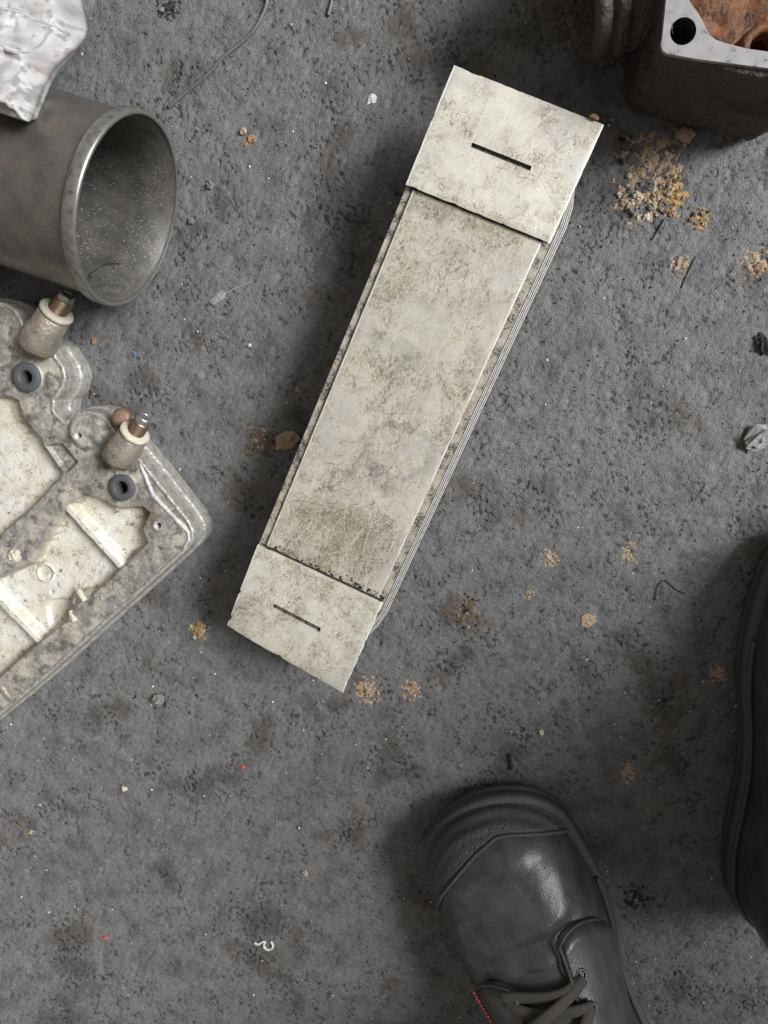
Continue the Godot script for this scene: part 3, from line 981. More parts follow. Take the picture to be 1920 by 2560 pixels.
# ------------------------------------------------------------------ the iron housing
func make_housing() -> void:
	var hc := 0.093
	var t := thing("iron_housing", "dark oily cast iron housing with a pale machined face and rusty cavity", "engine housing")
	var k := P(1552, 287, 0.0)
	var r := P(1893, 353, 0.008)
	var far_l := P(1668, -120, hc)
	var body := PackedVector2Array()
	var A := Vector2(far_l.x, -0.40)
	var K := Vector2(k.x, k.z)
	var R := Vector2(r.x, r.z)
	var corner := [A, A.lerp(K, 0.55), A.lerp(K, 0.9), K + Vector2(0.001, -0.004), K + Vector2(0.005, 0.0006), K.lerp(R, 0.2), K.lerp(R, 0.5), K.lerp(R, 0.85), R + Vector2(-0.004, -0.0006), R + Vector2(0.004, -0.004), R + Vector2(0.05, -0.04), Vector2(0.40, -0.25), Vector2(0.40, -0.40)]
	var pts := PackedVector2Array()
	for i in corner.size() - 1:
		var n := 70 if i > 0 and i < 10 else 6
		for q in n: pts.append(corner[i].lerp(corner[i + 1], float(q) / n))
	pts.append(corner[-1])
	var cen := Vector2(0.28, -0.28)
	var nz := noise(501, 60.0, 4)
	var nf := noise(502, 300.0, 3)
	var rings := []
	for row in [[0.004, -0.010], [0.0045, -0.003], [0.006, -0.001], [0.009, 0.0], [0.013, 0.0006], [0.017, 0.0008], [0.021, 0.001], [0.025, 0.0009], [0.029, 0.0008], [0.033, 0.0008], [0.037, 0.0010], [0.041, 0.0014], [0.045, 0.0020], [0.047, 0.0018], [0.049, -0.0008], [0.051, -0.0014], [0.055, -0.0014], [0.059, -0.0014], [0.063, -0.0014], [0.067, -0.0012], [0.071, -0.0012], [0.075, -0.0010], [0.079, -0.0008], [0.083, -0.0004], [0.087, 0.0], [0.0895, 0.0002], [0.0901, -0.0010], [0.0902, -0.0050]]:
		var ring := PackedVector3Array()
		for p in pts:
			var d := (p - cen).normalized()
			var q: Vector2 = p + d * (row[1] + nz.get_noise_3d(p.x, row[0], p.y) * 0.0016 + nf.get_noise_3d(p.x, row[0], p.y) * 0.0011)
			ring.append(Vector3(q.x, row[0], q.y))
		rings.append(ring)
	put("body", skin(rings, true, true, false), M.iron, t)
	# machined face with its bolt hole
	var edge := W2([[1690, -330], [1668, -30], [1656, 92], [1653, 112], [1657, 126], [1668, 134], [1740, 147], [1917, 170], [2100, 200]], hc)
	var inner := W2([[2100, 150], [1990, 138], [1920, 129], [1870, 122], [1830, 112], [1808, 106], [1790, 99], [1776, 88], [1766, 72], [1757, 52], [1745, 32], [1730, 12], [1718, -8], [1706, -60], [1706, -330]], hc)
	var face := PackedVector2Array()
	face.append_array(edge); face.append_array(inner)
	var hole_c := W2([[1708, 78]], hc)[0]
	var hr := 0.0061
	var circle := PackedVector2Array()
	for i in 40: circle.append(hole_c + Vector2(cos(TAU * i / 40), sin(TAU * i / 40)) * hr)
	put("machined_face", holed_slab(face, circle, hc - 0.0028, hc, 0.0005), M.gasket, t)
	put("bolt_hole", lathe([[hr, 0.0], [hr, -0.03], [0.0004, -0.031]], Vector3(hole_c.x, hc - 0.0006, hole_c.y), Vector3.UP, 40), M.iron, t)
	# inside of the cavity
	var rows := []
	for row in [[hc - 0.003, 0.0], [hc - 0.012, 0.0015], [hc - 0.026, 0.004], [hc - 0.042, 0.010], [hc - 0.050, 0.022], [hc - 0.052, 0.045]]:
		var ring := PackedVector3Array()
		for i in inner.size():
			for s in 4:
				if i == inner.size() - 1 and s: continue
				var p: Vector2 = inner[i].lerp(inner[min(i + 1, inner.size() - 1)], s / 4.0)
				var d := (Vector2(0.30, -0.33) - p).normalized()
				p += d * (row[1] + nz.get_noise_3d(p.x, row[0], p.y) * 0.002)
				ring.append(Vector3(p.x, row[0] + nz.get_noise_3d(p.y, row[0], p.x) * 0.0015, p.y))
		rows.append(ring)
	put("cavity_wall", skin(rows, false), M.rust, t)
	# floor of the cavity
	var g := 36
	var v := PackedVector3Array()
	var ix := PackedInt32Array()
	var o0 := P(1690, -330, hc - 0.05)
	var o1 := P(2140, 180, hc - 0.05)
	for j in g + 1:
		for i in g + 1:
			var x := lerpf(o0.x, o1.x, float(i) / g)
			var z := lerpf(o0.z, o1.z, float(j) / g)
			v.append(Vector3(x, hc - 0.050 + nz.get_noise_2d(x, z) * 0.004, z))
	for j in g:
		for i in g:
			var a := j * (g + 1) + i
			ix.append_array([a, a + 1, a + g + 1, a + 1, a + g + 2, a + g + 1])
	put("cavity_floor", smooth_mesh(v, ix), M.rust, t)
	var bc := P(1908, 112, hc - 0.010)
	put("inner_boss", lathe([[0.0115, -0.04], [0.0105, -0.004], [0.0098, 0.0], [0.0062, 0.0], [0.0056, -0.002], [0.0056, -0.02], [0.0003, -0.021]], bc, Vector3.UP, 36, 0.02), M.rust, t)
	# round outlet with its ring grooves on the left side
	var oc := P(1612, -78, 0.050)
	put("outlet", lathe([[0.0344, 0.0], [0.0353, 0.014], [0.0348, 0.0145], [0.0331, 0.0155], [0.0331, 0.0185], [0.0357, 0.0195], [0.0365, 0.0205], [0.0365, 0.0245], [0.0357, 0.0255], [0.0331, 0.0262], [0.0331, 0.0285], [0.0351, 0.0292], [0.0353, 0.034], [0.0344, 0.036], [0.0292, 0.0365], [0.0284, 0.034], [0.0284, 0.0], [0.001, -0.001]], oc, Vector3(-1, 0.05, 0.28), 72, 0.004), M.iron, t)

# slab with an outline and one hole through it
func holed_slab(outline: PackedVector2Array, hole: PackedVector2Array, y0: float, y1: float, ch: float) -> ArrayMesh:
	var out := outline.duplicate()
	if Geometry2D.is_polygon_clockwise(out): out.reverse()
	var h := hole.duplicate()
	if not Geometry2D.is_polygon_clockwise(h): h.reverse()
	var best := 1e9
	var bi := 0
	var bj := 0
	for i in out.size():
		for j in h.size():
			var d := out[i].distance_squared_to(h[j])
			if d < best: best = d; bi = i; bj = j
	var key := PackedVector2Array()
	for i in range(bi + 1): key.append(out[i])
	for j in h.size() + 1: key.append(h[(bj + j) % h.size()] + (Vector2(1e-6, 1e-6) if j == h.size() else Vector2.ZERO))
	key.append(out[bi] + Vector2(1e-6, 1e-6))
	for i in range(bi + 1, out.size()): key.append(out[i])
	var t := PackedVector3Array()
	var ix := Geometry2D.triangulate_polygon(key)
	for k in range(0, ix.size(), 3):
		var q: Array[Vector2] = [key[ix[k]], key[ix[k + 1]], key[ix[k + 2]]]
		var up := (q[1] - q[0]).cross(q[2] - q[0]) > 0
		for o in ([0, 1, 2] if up else [0, 2, 1]): t.append(Vector3(q[o].x, y1, q[o].y))
	for loop in [out, h]:
		var n: int = loop.size()
		for i in n:
			var a := Vector3(loop[i].x, y1, loop[i].y)
			var b := Vector3(loop[(i + 1) % n].x, y1, loop[(i + 1) % n].y)
			var dn := Vector3(0, y0 - y1, 0)
			t.append_array([a, b, a + dn, b, b + dn, a + dn])
	return flat_mesh(t)

# ------------------------------------------------------------------ the packet
func make_packet() -> void:
	var t := thing("crumpled_packet", "crumpled dirty white packet with red smears, slumped over the steel sleeve", "packet")
	# a slab leaning on the sleeve: corners on its upper face with their heights
	var q := [P(-260, -170, 0.128), P(168, -40, 0.058), P(34, 284, 0.124), P(-260, 190, 0.136)]
	var n := 70
	var ridge := noise(601, 14.0, 3)
	ridge.fractal_type = FastNoiseLite.FRACTAL_RIDGED
	var f := noise(602, 60.0, 3)
	var v := PackedVector3Array()
	var uv := PackedVector2Array()
	var ix := PackedInt32Array()
	var c0 := P(186, 62, 0.072)
	for s in 2:
		for j in n + 1:
			for i in n + 1:
				var u := float(i) / n
				var w := float(j) / n
				var p := bilinear(q, u, w)
				# the right edge bulges out to a blunt corner
				p += (c0 - bilinear(q, 1.0, 0.3)) * pow(u, 4.0) * exp(-pow((w - 0.3) / 0.22, 2.0))
				var e := minf(minf(u, 1.0 - u), minf(w, 1.0 - w))
				var edge := 1.0 - st(0.0, 0.10, e)
				var fold := ridge.get_noise_2d(p.x * 1.6 + p.z, p.z * 0.8 - p.x * 0.4)
				if s == 0: p.y += fold * 0.004 * (1.0 - edge) + f.get_noise_2d(p.x, p.z) * 0.0012 - edge * edge * 0.010
				else: p.y += -0.026 + edge * edge * 0.012
				# one sharp fold running across, as in the photo
				if s == 0: p.y += 0.006 * exp(-pow((w - 0.58 - 0.10 * (u - 0.5)) / 0.03, 2.0)) * (1.0 - edge)
				v.append(p)
				uv.append(Vector2(u, w) * Vector2(1.3, 1.0))
	var N := (n + 1) * (n + 1)
	for j in n:
		for i in n:
			var a := j * (n + 1) + i
			ix.append_array([a, a + 1, a + n + 1, a + 1, a + n + 2, a + n + 1])
			var b := a + N
			ix.append_array([b, b + n + 1, b + 1, b + 1, b + n + 1, b + n + 2])
	for k in n:
		for e in [[k, k + 1], [(k + 1) * (n + 1) + n, k * (n + 1) + n], [n * (n + 1) + k + 1, n * (n + 1) + k], [k * (n + 1), (k + 1) * (n + 1)]]:
			if e == [(k + 1) * (n + 1) + n, k * (n + 1) + n]:
				ix.append_array([e[1], e[1] + N, e[0], e[0], e[1] + N, e[0] + N])
			elif e == [k, k + 1]:
				ix.append_array([e[0], e[0] + N, e[1], e[1], e[0] + N, e[1] + N])
			elif e == [k * (n + 1), (k + 1) * (n + 1)]:
				ix.append_array([e[0], e[1], e[0] + N, e[1], e[1] + N, e[0] + N])
			else:
				ix.append_array([e[0], e[0] + N, e[1], e[1], e[0] + N, e[1] + N])
	put("wrapper", smooth_mesh(v, ix, uv), M.packet, t)
	# taped seams
	for s in [[0.05, 0.57, 0.9, 0.62, 0.0016], [0.35, 0.30, 0.98, 0.36, 0.0008], [0.55, 0.86, 0.97, 0.97, 0.0012]]:
		var pts := PackedVector3Array()
		for i in 24:
			var k := i / 23.0
			var u: float = lerpf(s[0], s[2], k)
			var w: float = lerpf(s[1], s[3], k)
			var gi := clampi(int(u * n), 0, n)
			var gj := clampi(int(w * n), 0, n)
			pts.append(v[gj * (n + 1) + gi] + Vector3(0, 0.0003, 0))
		put("seam", tube(pts, s[4], 8, 0.6), M.packet, t)

# ------------------------------------------------------------------ shoes
const SHOE := 0.298
func samp(xs: Array, ys: Array, t: float) -> float:
	if t <= xs[0]: return ys[0]
	for i in xs.size() - 1:
		if t <= xs[i + 1]:
			var a: float = ys[max(i - 1, 0)]
			var d: float = ys[min(i + 2, ys.size() - 1)]
			return cubic_interpolate(ys[i], ys[i + 1], a, d, (t - xs[i]) / (xs[i + 1] - xs[i]))
	return ys[-1]

func half_w(t: float, inner: bool) -> float:
	if t < 0.15: return sqrt(maxf(1.0 - pow(1.0 - t / 0.15, 2.0), 0.0)) * 0.0545
	if t > 0.90: return sqrt(maxf(1.0 - t, 0.0) / 0.10) * 0.0350
	if inner: return samp([0.15, 0.2, 0.3, 0.4, 0.5, 0.6, 0.7, 0.8, 0.9], [0.0545, 0.0560, 0.0565, 0.0525, 0.0455, 0.0410, 0.0400, 0.0395, 0.0350], t)
	return samp([0.15, 0.2, 0.3, 0.4, 0.5, 0.6, 0.7, 0.8, 0.9], [0.0545, 0.0580, 0.0605, 0.0580, 0.0530, 0.0480, 0.0440, 0.0405, 0.0350], t)

func shoe_top(t: float) -> float:
	if t < 0.12: return 0.026 + sqrt(1.0 - pow(1.0 - t / 0.12, 2.0)) * 0.0395
	return samp([0.12, 0.18, 0.24, 0.3, 0.36, 0.42, 0.5, 0.6, 0.7, 0.8, 0.9, 1.0], [0.0655, 0.0695, 0.0735, 0.078, 0.085, 0.092, 0.101, 0.111, 0.117, 0.113, 0.107, 0.100], t)

# point of the upper: t along from the toe, f from the outer edge (0) over the top to the inner edge (1)
func upper(t: float, f: float, off := 0.0) -> Vector3:
	var e := 0.0008
	var p := upper_raw(t, f)
	if off == 0.0: return p
	var du := upper_raw(minf(t + e, 1.0), f) - upper_raw(maxf(t - e, 0.0), f)
	var dv := upper_raw(t, minf(f + e, 1.0)) - upper_raw(t, maxf(f - e, 0.0))
	var n := du.cross(dv).normalized()
	if n.y < -0.2 or n.length() < 0.5: n = -n
	return p + n * off

func upper_raw(t: float, f: float) -> Vector3:
	var a := f * PI
	var c := cos(a)
	var s := sin(a)
	var n := lerpf(2.5, 2.0, st(0.15, 0.5, t))
	var y0 := 0.021
	var h := maxf(shoe_top(t) - y0, 0.002)
	var w := half_w(t, c < 0) * lerpf(0.93, 0.96, st(0.0, 0.3, t))
	var x := -signf(c) * pow(absf(c), 2.0 / n) * w
	return Vector3(x, y0 + h * pow(maxf(s, 0.0), 2.0 / n), t * SHOE + (1.0 - t) * 0.002)

func patch(fn: Callable, nu: int, nv: int, uvs := Vector2(1, 1), flip := false) -> ArrayMesh:
	var v := PackedVector3Array()
	var uv := PackedVector2Array()
	var ix := PackedInt32Array()
	for j in nv + 1:
		for i in nu + 1:
			v.append(fn.call(float(i) / nu, float(j) / nv))
			uv.append(Vector2(float(i) / nu, float(j) / nv) * uvs)
	for j in nv:
		for i in nu:
			var a := j * (nu + 1) + i
			if flip: ix.append_array([a, a + nu + 1, a + 1, a + 1, a + nu + 1, a + nu + 2])
			else: ix.append_array([a, a + 1, a + nu + 1, a + 1, a + nu + 2, a + nu + 1])
	return smooth_mesh(v, ix, uv)

func make_shoe(label: String, toe: Vector3, heading: Vector3, mirror: bool) -> void:
	var t := thing("work_shoe", label, "shoe", toe, "pair of black work shoes")
	var fwd := heading.normalized()          # from toe to heel
	var right := Vector3.UP.cross(fwd)       # wearer's right
	right = -right if right.dot(Vector3.RIGHT) < 0 else right
	var B := Basis(right, Vector3.UP, fwd)
	if mirror: B = Basis(-right, Vector3.UP, fwd)
	var wr := noise(701, 34.0, 3)
	var fl := mirror
	# sole: two layers with a groove between
	var rings := []
	for row in [[0.0006, -0.004], [0.003, -0.001], [0.0095, 0.0], [0.0105, -0.0012], [0.0120, -0.0014], [0.0130, 0.0004], [0.019, 0.0010], [0.0215, 0.0006], [0.0228, -0.0010], [0.0228, -0.006]]:
		var ring := PackedVector3Array()
		for s in 2:
			for i in 64:
				var k := i / 64.0
				var tt := k if s == 0 else 1.0 - k
				tt = 0.5 - 0.5 * cos(PI * tt)
				var w := half_w(tt, s == 1)
				var x: float = (-w if s == 0 else w)
				var z := tt * SHOE
				var p := Vector3(x, row[0], z)
				var cz := Vector3(0, row[0], clampf(z, 0.05, SHOE - 0.04))
				p += (p - cz).normalized() * (row[1] + 0.0022)
				if tt < 0.2: p.y += pow((0.2 - tt) / 0.2, 2.0) * 0.006
				ring.append(B * p)
		rings.append(ring)
	put("sole", skin(rings, true, true, true, fl), M.sole, t)
	# upper
	var up := func(u: float, w: float) -> Vector3:
		var tt := pow(w, 1.7)
		var p := upper(tt, u, 0.0)
		var crease := sin(tt * 95.0 + sin(u * 9.0) * 1.4) * 0.0015 * st(0.20, 0.25, tt) * (1.0 - st(0.30, 0.36, tt))
		p.y += crease * sin(u * PI) + wr.get_noise_2d(p.x, p.z) * 0.0014 * sin(u * PI)
		return B * p
	put("upper", patch(up, 60, 110, Vector2(1.2, 1.6), fl), M.leather, t)
	# rubber toe bumper with ridges round its front
	var bf := noise(702, 300.0, 2)
	var bump := func(u: float, w: float) -> Vector3:
		var far := 0.034 + 0.15 * pow(absf(u - 0.58) * 2.0, 1.7)
		var tt := pow(w, 1.8) * far
		var off := 0.0016 * (1.0 - st(0.90, 1.0, w)) - 0.0004 * st(0.985, 1.0, w)
		var p := upper(tt, clampf(u, 0.0, 1.0), off)
		var band := sin((p.y - 0.02) * 520.0) * 0.00055 * (1.0 - st(0.046, 0.054, p.y))
		p = upper(tt, clampf(u, 0.0, 1.0), off + band + bf.get_noise_2d(p.x, p.z) * 0.00025)
		return B * p
	put("toe_bumper", patch(bump, 90, 70, Vector2(1, 1), fl), M.bumper, t)
	# rolled edge of the bumper
	var lip := []
	for i in 41:
		var u := 0.02 + 0.96 * i / 40.0
		lip.append(B * upper(0.034 + 0.15 * pow(absf(u - 0.58) * 2.0, 1.7), u, 0.0011))
	put("bumper_lip", tube(curve_points(lip, 2), 0.0013, 8), M.bumper, t)
	# welt seam along both sides
	for s in [0.012, 0.988]:
		var w := []
		for i in 30: w.append(B * upper(0.28 + 0.68 * i / 29.0, s, 0.0016))
		put("welt", tube(curve_points(w, 2), 0.0019, 8), M.sole, t)
	# tongue
	put("tongue", patch(func(u, w):
		var tt := lerpf(0.30, 0.86, w)
		return B * upper(tt, lerpf(0.40, 0.62, u), 0.0018 + 0.0025 * sin(u * PI) - 0.004 * (1.0 - st(0.0, 0.15, w))), 16, 40, Vector2(1, 1), fl), M.tongue, t)
	# facings: flaps with rounded front corners and thickness
	for s in [[0.12, 0.425, 0.300, 0.0], [0.595, 0.90, 0.245, 1.0]]:
		var face := func(u: float, w: float) -> Vector3:
			var f: float = lerpf(s[0], s[1], u)
			var inner_k: float = u if s[3] == 0.0 else 1.0 - u
			var lead: float = s[2] + 0.10 * pow(1.0 - inner_k, 2.0) + 0.03 * pow(inner_k, 6.0)
			var tt := lerpf(lead, 0.86, w)
			var e := minf(minf(w * 30.0, (1.0 - inner_k) * 22.0), 1.0)
			var curl := 0.0035 * (1.0 - st(0.0, 0.22, w)) * st(0.45, 1.0, inner_k)
			return B * upper(tt, f, 0.0002 + 0.0030 * st(0.0, 1.0, e) + curl * st(0.0, 1.0, e))
		put("facing", patch(face, 40, 60, Vector2(0.6, 0.8), fl), M.leather, t)
		var rimp := []
		for i in 25:
			var inner_k := 0.25 + 0.73 * i / 24.0
			var u: float = inner_k if s[3] == 0.0 else 1.0 - inner_k
			var lead: float = s[2] + 0.10 * pow(1.0 - inner_k, 2.0) + 0.03 * pow(inner_k, 6.0)
			rimp.append(B * upper(lead, lerpf(s[0], s[1], u), 0.0022 + 0.0035 * st(0.45, 1.0, inner_k)))
		for i in 16:
			var tt := lerpf(s[2] + 0.035, 0.80, i / 15.0)
			rimp.append(B * upper(tt, s[1] - 0.006 if s[3] == 0.0 else s[0] + 0.006, 0.0036 + 0.003 * (1.0 - st(0.32, 0.42, tt))))
		put("facing_edge", tube(curve_points(rimp, 2), 0.0011, 8), M.leather, t)
	# eyelets and laces
	var rows := [0.345, 0.41, 0.475, 0.54, 0.605, 0.67]
	for r in rows:
		for f in [0.375, 0.645]:
			var c := upper(r, f, 0.0040)
			var n := (upper(r, f, 0.006) - upper(r, f, 0.003)).normalized()
			put("eyelet", lathe([[0.0022, 0.0], [0.0026, 0.0008], [0.0038, 0.0009], [0.0043, 0.0002], [0.0043, -0.001]], B * c, B * n, 20), M.eyelet, t)
	var runs := []
	for k in rows.size() - 1:
		runs.append([rows[k], 0.375, rows[k + 1], 0.645]); runs.append([rows[k], 0.645, rows[k + 1], 0.375])
	runs.append([rows[0] - 0.005, 0.375, rows[0] + 0.005, 0.645])
	var num := 0
	for q in runs:
		var pts := []
		var lift := 0.0022 if num % 2 == 0 else 0.0048
		for i in 9:
			var k := i / 8.0
			var tt := lerpf(q[0], q[2], k)
			var f := lerpf(q[1], q[3], k)
			pts.append(B * upper(tt, f, 0.0042 + lift * sin(PI * k) + 0.0011 * sin(k * 9.0 + num * 2.1)) + B * Vector3(0, 0, 0.0022 * sin(k * 5.0 + num * 1.7)))
		put("lace", tube(curve_points(pts, 4), 0.0042, 10, 0.5), M.lace, t)
		num += 1
	if not mirror:
		# red lettering stitched on the outer facing's edge
		var tm := TextMesh.new()
		tm.text = "HOWAY"
		var fnt := SystemFont.new()
		fnt.font_names = PackedStringArray(["Droid Sans"])
		fnt.font_weight = 700
		tm.font = fnt
		tm.font_size = 32
		tm.pixel_size = 0.00022
		tm.depth = 0.0004
		var a := P(1166, 2440, 0.052)
		var b := P(1192, 2520, 0.060)
		var o := put("lettering", tm, M.red, t)
		M_letter = o
		var f := 0.215
		var p0 := B * upper(0.47, f, 0.0040)
		var dirx := (B * upper(0.42, f, 0.0040) - B * upper(0.35, f, 0.0040)).normalized()
		var nn := (B * (upper(0.385, f, 0.006) - upper(0.385, f, 0.003))).normalized()
		var ydir := nn.cross(dirx).normalized()
		var mid := B * upper(0.385, f, 0.0046)
		o.transform = Transform3D(Basis(dirx, ydir, nn), mid)
var M_letter: Node3D

func make_person() -> void:
	# the wearer's legs rise out of the shoes, just outside the picture, and shade the floor
	var t := thing("person", "person in dark work trousers standing in the black shoes", "person")
	var legs := [[RIGHT_ANKLE, RIGHT_ANKLE + Vector3(0.11, 0.18, -0.08), RIGHT_ANKLE + Vector3(0.32, 0.38, -0.18), RIGHT_ANKLE + Vector3(0.48, 0.48, 0.10), RIGHT_ANKLE + Vector3(0.46, 0.52, 0.40)],
		[LEFT_ANKLE, LEFT_ANKLE + Vector3(0.02, 0.18, 0.06), LEFT_ANKLE + Vector3(0.05, 0.36, 0.16), LEFT_ANKLE + Vector3(0.08, 0.44, 0.34), LEFT_ANKLE + Vector3(0.12, 0.48, 0.50)]]
	for l in legs:
		var pts := curve_points(l, 6)
		var rad := []
		for i in pts.size(): rad.append(lerpf(0.062, 0.098, float(i) / pts.size()))
		put("trouser_leg", tube(pts, rad, 24), M.denim, t)
var RIGHT_ANKLE: Vector3
var LEFT_ANKLE: Vector3

# ------------------------------------------------------------------ loose things on the floor
func lump(called: String, label: String, category: String, px: float, py: float, sz: float, m: String, sd: int, flat := 0.55, stretch := 1.0, turn := 0.0, group := "", h := 0.0) -> void:
	var p := P(px, py, h)
	var s := sz * 0.5 * 0.5 / FOCAL
	var o := put(called, clod_mesh(sd, s, Vector3(stretch, flat, 1.0 / sqrt(stretch))), M[m])
	o.position = Vector3(p.x, (floor_y(p.x, p.z) if h == 0.0 else h) + s * flat * 0.55, p.z)
	o.rotation.y = turn
	tag(o, label, category, {"clay_chip": "loose clay chips", "pebble": "loose pebbles on the floor", "red_fleck": "red flecks on the floor"}.get(called, group))

# a heap of crumbs that broke from one lump: [px, py, radius px, count, largest px]
func heap(called: String, label: String, px: float, py: float, rad: float, count: int, big: float, mats: Array, sd: int, flat := 0.6, stretch := Vector2.ONE) -> void:
	var p := P(px, py)
	var t := thing(called, label, "dirt", Vector3(p.x, 0, p.z), "crumbled dirt on the floor")
	var rg := RandomNumberGenerator.new()
	rg.seed = sd
	var k := 0.5 / FOCAL
	put("crust", crust_mesh(sd * 7, p, rad * k, minf(0.0022, big * k * 0.30) * flat * 1.4, stretch), M[mats[0]], t)
	count = int(count * 1.6)
	for i in count:
		var a := rg.randf() * TAU
		var d := rad * sqrt(rg.randf()) * k
		var s := big * k * 0.5 * (0.14 + 0.72 * pow(rg.randf(), 2.6)) * (1.15 - 0.6 * d / (rad * k))
		var o := put("crumb", shapes[rg.randi() % shapes.size()], M[mats[rg.randi() % mats.size()]], t)
		var q := Vector3(cos(a) * d * stretch.x, 0, sin(a) * d * stretch.y)
		o.position = q + Vector3(0, floor_y(p.x + q.x, p.z + q.z) + s * flat * 0.45, 0)
		o.basis = Basis.from_euler(Vector3(rg.randf_range(-0.4, 0.4), rg.randf() * TAU, rg.randf_range(-0.4, 0.4))) * Basis.from_scale(Vector3(s, s * flat, s * rg.randf_range(0.7, 1.2)))
var shapes := []

func strand(called: String, label: String, category: String, px: Array, r: float, m: String, group := "", lift := 0.0) -> void:
	var c := []
	for p in px:
		var w := P(p[0], p[1])
		c.append(Vector3(w.x, floor_y(w.x, w.z) + r * 0.8 + lift, w.z))
	var o := put(called, tube(curve_points(c, 10), r, 8), M[m])
	tag(o, label, category, "hairs and fibres on the floor" if called == "hair" else group)

func make_litter() -> void:
	for i in 8: shapes.append(clod_mesh(900 + i, 1.0, Vector3(1, 1, 1)))
	heap("clay_heap", "broken heap of pale tan clay crumbs beside the iron housing", 1612, 478, 58, 70, 34, ["tan", "tan", "cream", "stone"], 1, 0.7)
	heap("clay_heap", "yellow and brown crumbled lump at the edge of the tan clay heap", 1682, 488, 40, 30, 26, ["yellow", "tan", "brown", "orange"], 2, 0.8, Vector2(0.8, 1.1))
	heap("clay_heap", "dark brown crumbs between the aluminium cap and tan clay heap", 1562, 372, 34, 24, 20, ["brown", "black", "tan"], 3, 0.8, Vector2(0.6, 1.2))
	heap("clay_heap", "sprinkle of small tan crumbs below the iron housing's front wall", 1640, 400, 52, 30, 12, ["tan", "stone", "cream"], 4, 0.7)
	heap("clay_heap", "small yellow lump with dark crumbs, right of the tan clay heap", 1756, 548, 24, 16, 22, ["yellow", "tan", "black"], 5, 0.8)
	heap("clay_heap", "thin scatter of beige clay lying on lighter grey floor by dark lines", 1698, 662, 22, 16, 18, ["tan", "tan", "stone"], 6, 0.5)
	heap("clay_heap", "orange-brown crusted patch at the right rim of the floor", 1894, 655, 30, 22, 18, ["tan", "orange", "brown"], 7, 0.5)
	heap("clay_heap", "knobbly yellow-brown dirt next to the iron outlet", 1476, 14, 34, 26, 32, ["yellow", "tan", "brown"], 8, 0.8)
	heap("clay_heap", "tiny tan crumbs on the floor left of the iron housing", 1490, 130, 10, 7, 14, ["tan", "brown"], 9, 0.7)
	heap("clay_heap", "rough dark brown crust beside a loose tan chip", 650, 1104, 46, 60, 14, ["brown", "brown", "black", "tan"], 10, 0.4)
	heap("clay_heap", "yellow crumbled clay at the lower corner of the aluminium stack", 497, 1576, 26, 20, 24, ["yellow", "cream", "tan"], 11, 0.6)
	lump("clay_chip", "pinkish crumb on clear floor right of the steel sleeve", "clay chip", 607, 328, 16, "tan", 61, 0.8)
	lump("clay_chip", "orange crumb next to the pinkish crumb right of the steel sleeve", "clay chip", 628, 346, 20, "orange", 62, 0.45, 1.2, 0.4)
	lump("clay_chip", "small orange sliver under the pinkish and orange crumbs", "clay chip", 614, 357, 12, "orange", 63, 0.4, 1.3, 1.2)
	heap("clay_heap", "smeared tan dirt just beyond the tip of the slotted cap", 918, 1728, 34, 26, 16, ["tan", "yellow", "brown"], 13, 0.35)
	heap("clay_heap", "second smear of tan dirt further from the slotted cap", 1028, 1728, 26, 18, 16, ["tan", "orange", "brown"], 14, 0.35)
	heap("clay_heap", "dark gritty mound on open floor right of the aluminium stack", 1162, 1536, 52, 80, 13, ["brown", "black", "black", "stone", "grey"], 15, 0.6, Vector2(0.9, 1.1))
	heap("clay_heap", "pale brown smear with a short dark stem on open floor", 1376, 1395, 20, 14, 14, ["tan", "brown"], 16, 0.25)
	heap("clay_heap", "little fan of orange dust on open floor", 1322, 1487, 12, 9, 10, ["tan", "orange"], 17, 0.25)
	heap("clay_heap", "slanting tan crust above the shoe wearer's shadow", 1574, 1382, 20, 14, 13, ["tan", "cream", "brown"], 18, 0.3, Vector2(0.8, 1.2))
	heap("clay_heap", "t-shaped tan smear between the two shoes", 1572, 1932, 24, 26, 13, ["tan", "tan", "brown"], 19, 0.25, Vector2(0.7, 1.2))
	heap("clay_heap", "faint tan scuff beside the shoe at the frame edge", 1796, 1684, 20, 14, 10, ["tan", "brown"], 20, 0.3)
	heap("clay_heap", "black crumbs stuck to the floor right of the toe bumper", 1590, 2245, 40, 26, 15, ["black", "brown", "stone"], 21, 0.5)
	heap("clay_heap", "grey and black shavings at the top by the bent wire", 418, 20, 26, 18, 18, ["black", "grey", "stone"], 22, 0.5)
	lump("clay_chip", "oblong tan chip lying against the left side of the aluminium stack", "clay chip", 718, 1102, 46, "tan", 31, 0.45, 1.35, 0.3)
	lump("clay_chip", "flat triangular tan flake on open floor", "clay chip", 1472, 1552, 36, "tan", 32, 0.16, 1.1, 0.6)
	lump("clay_chip", "tan crumb wedged under the iron housing's lower edge", "clay chip", 1714, 338, 34, "tan", 33, 0.7, 1.2)
	lump("clay_chip", "cream chip resting on the cast cover's grey rib", "clay chip", 41, 1386, 34, "cream", 34, 0.7, 1.1, 0.5, "", 0.029)
	lump("clay_chip", "orange crumb clinging to the far edge of the slotted cap", "clay chip", 1487, 293, 11, "orange", 35, 0.4, 1.6, -0.4, "", 0.0525)
	lump("pebble", "grey pebble with a dark hollow on the floor under the cast cover's edge", "pebble", 396, 1746, 30, "stone", 36, 0.7, 1.2)
	lump("pebble", "single round tan pebble near the laced shoe", "pebble", 762, 2182, 16, "tan", 37, 0.7)
	lump("pebble", "pale pebble touching the stacked plate edges", "pebble", 1066, 1312, 15, "white", 38, 0.7, 1.3, 1.0)
	lump("pebble", "square white chip on the floor near the far end of the aluminium stack", "pebble", 930, 246, 19, "white", 39, 0.4, 1.1, 0.6)
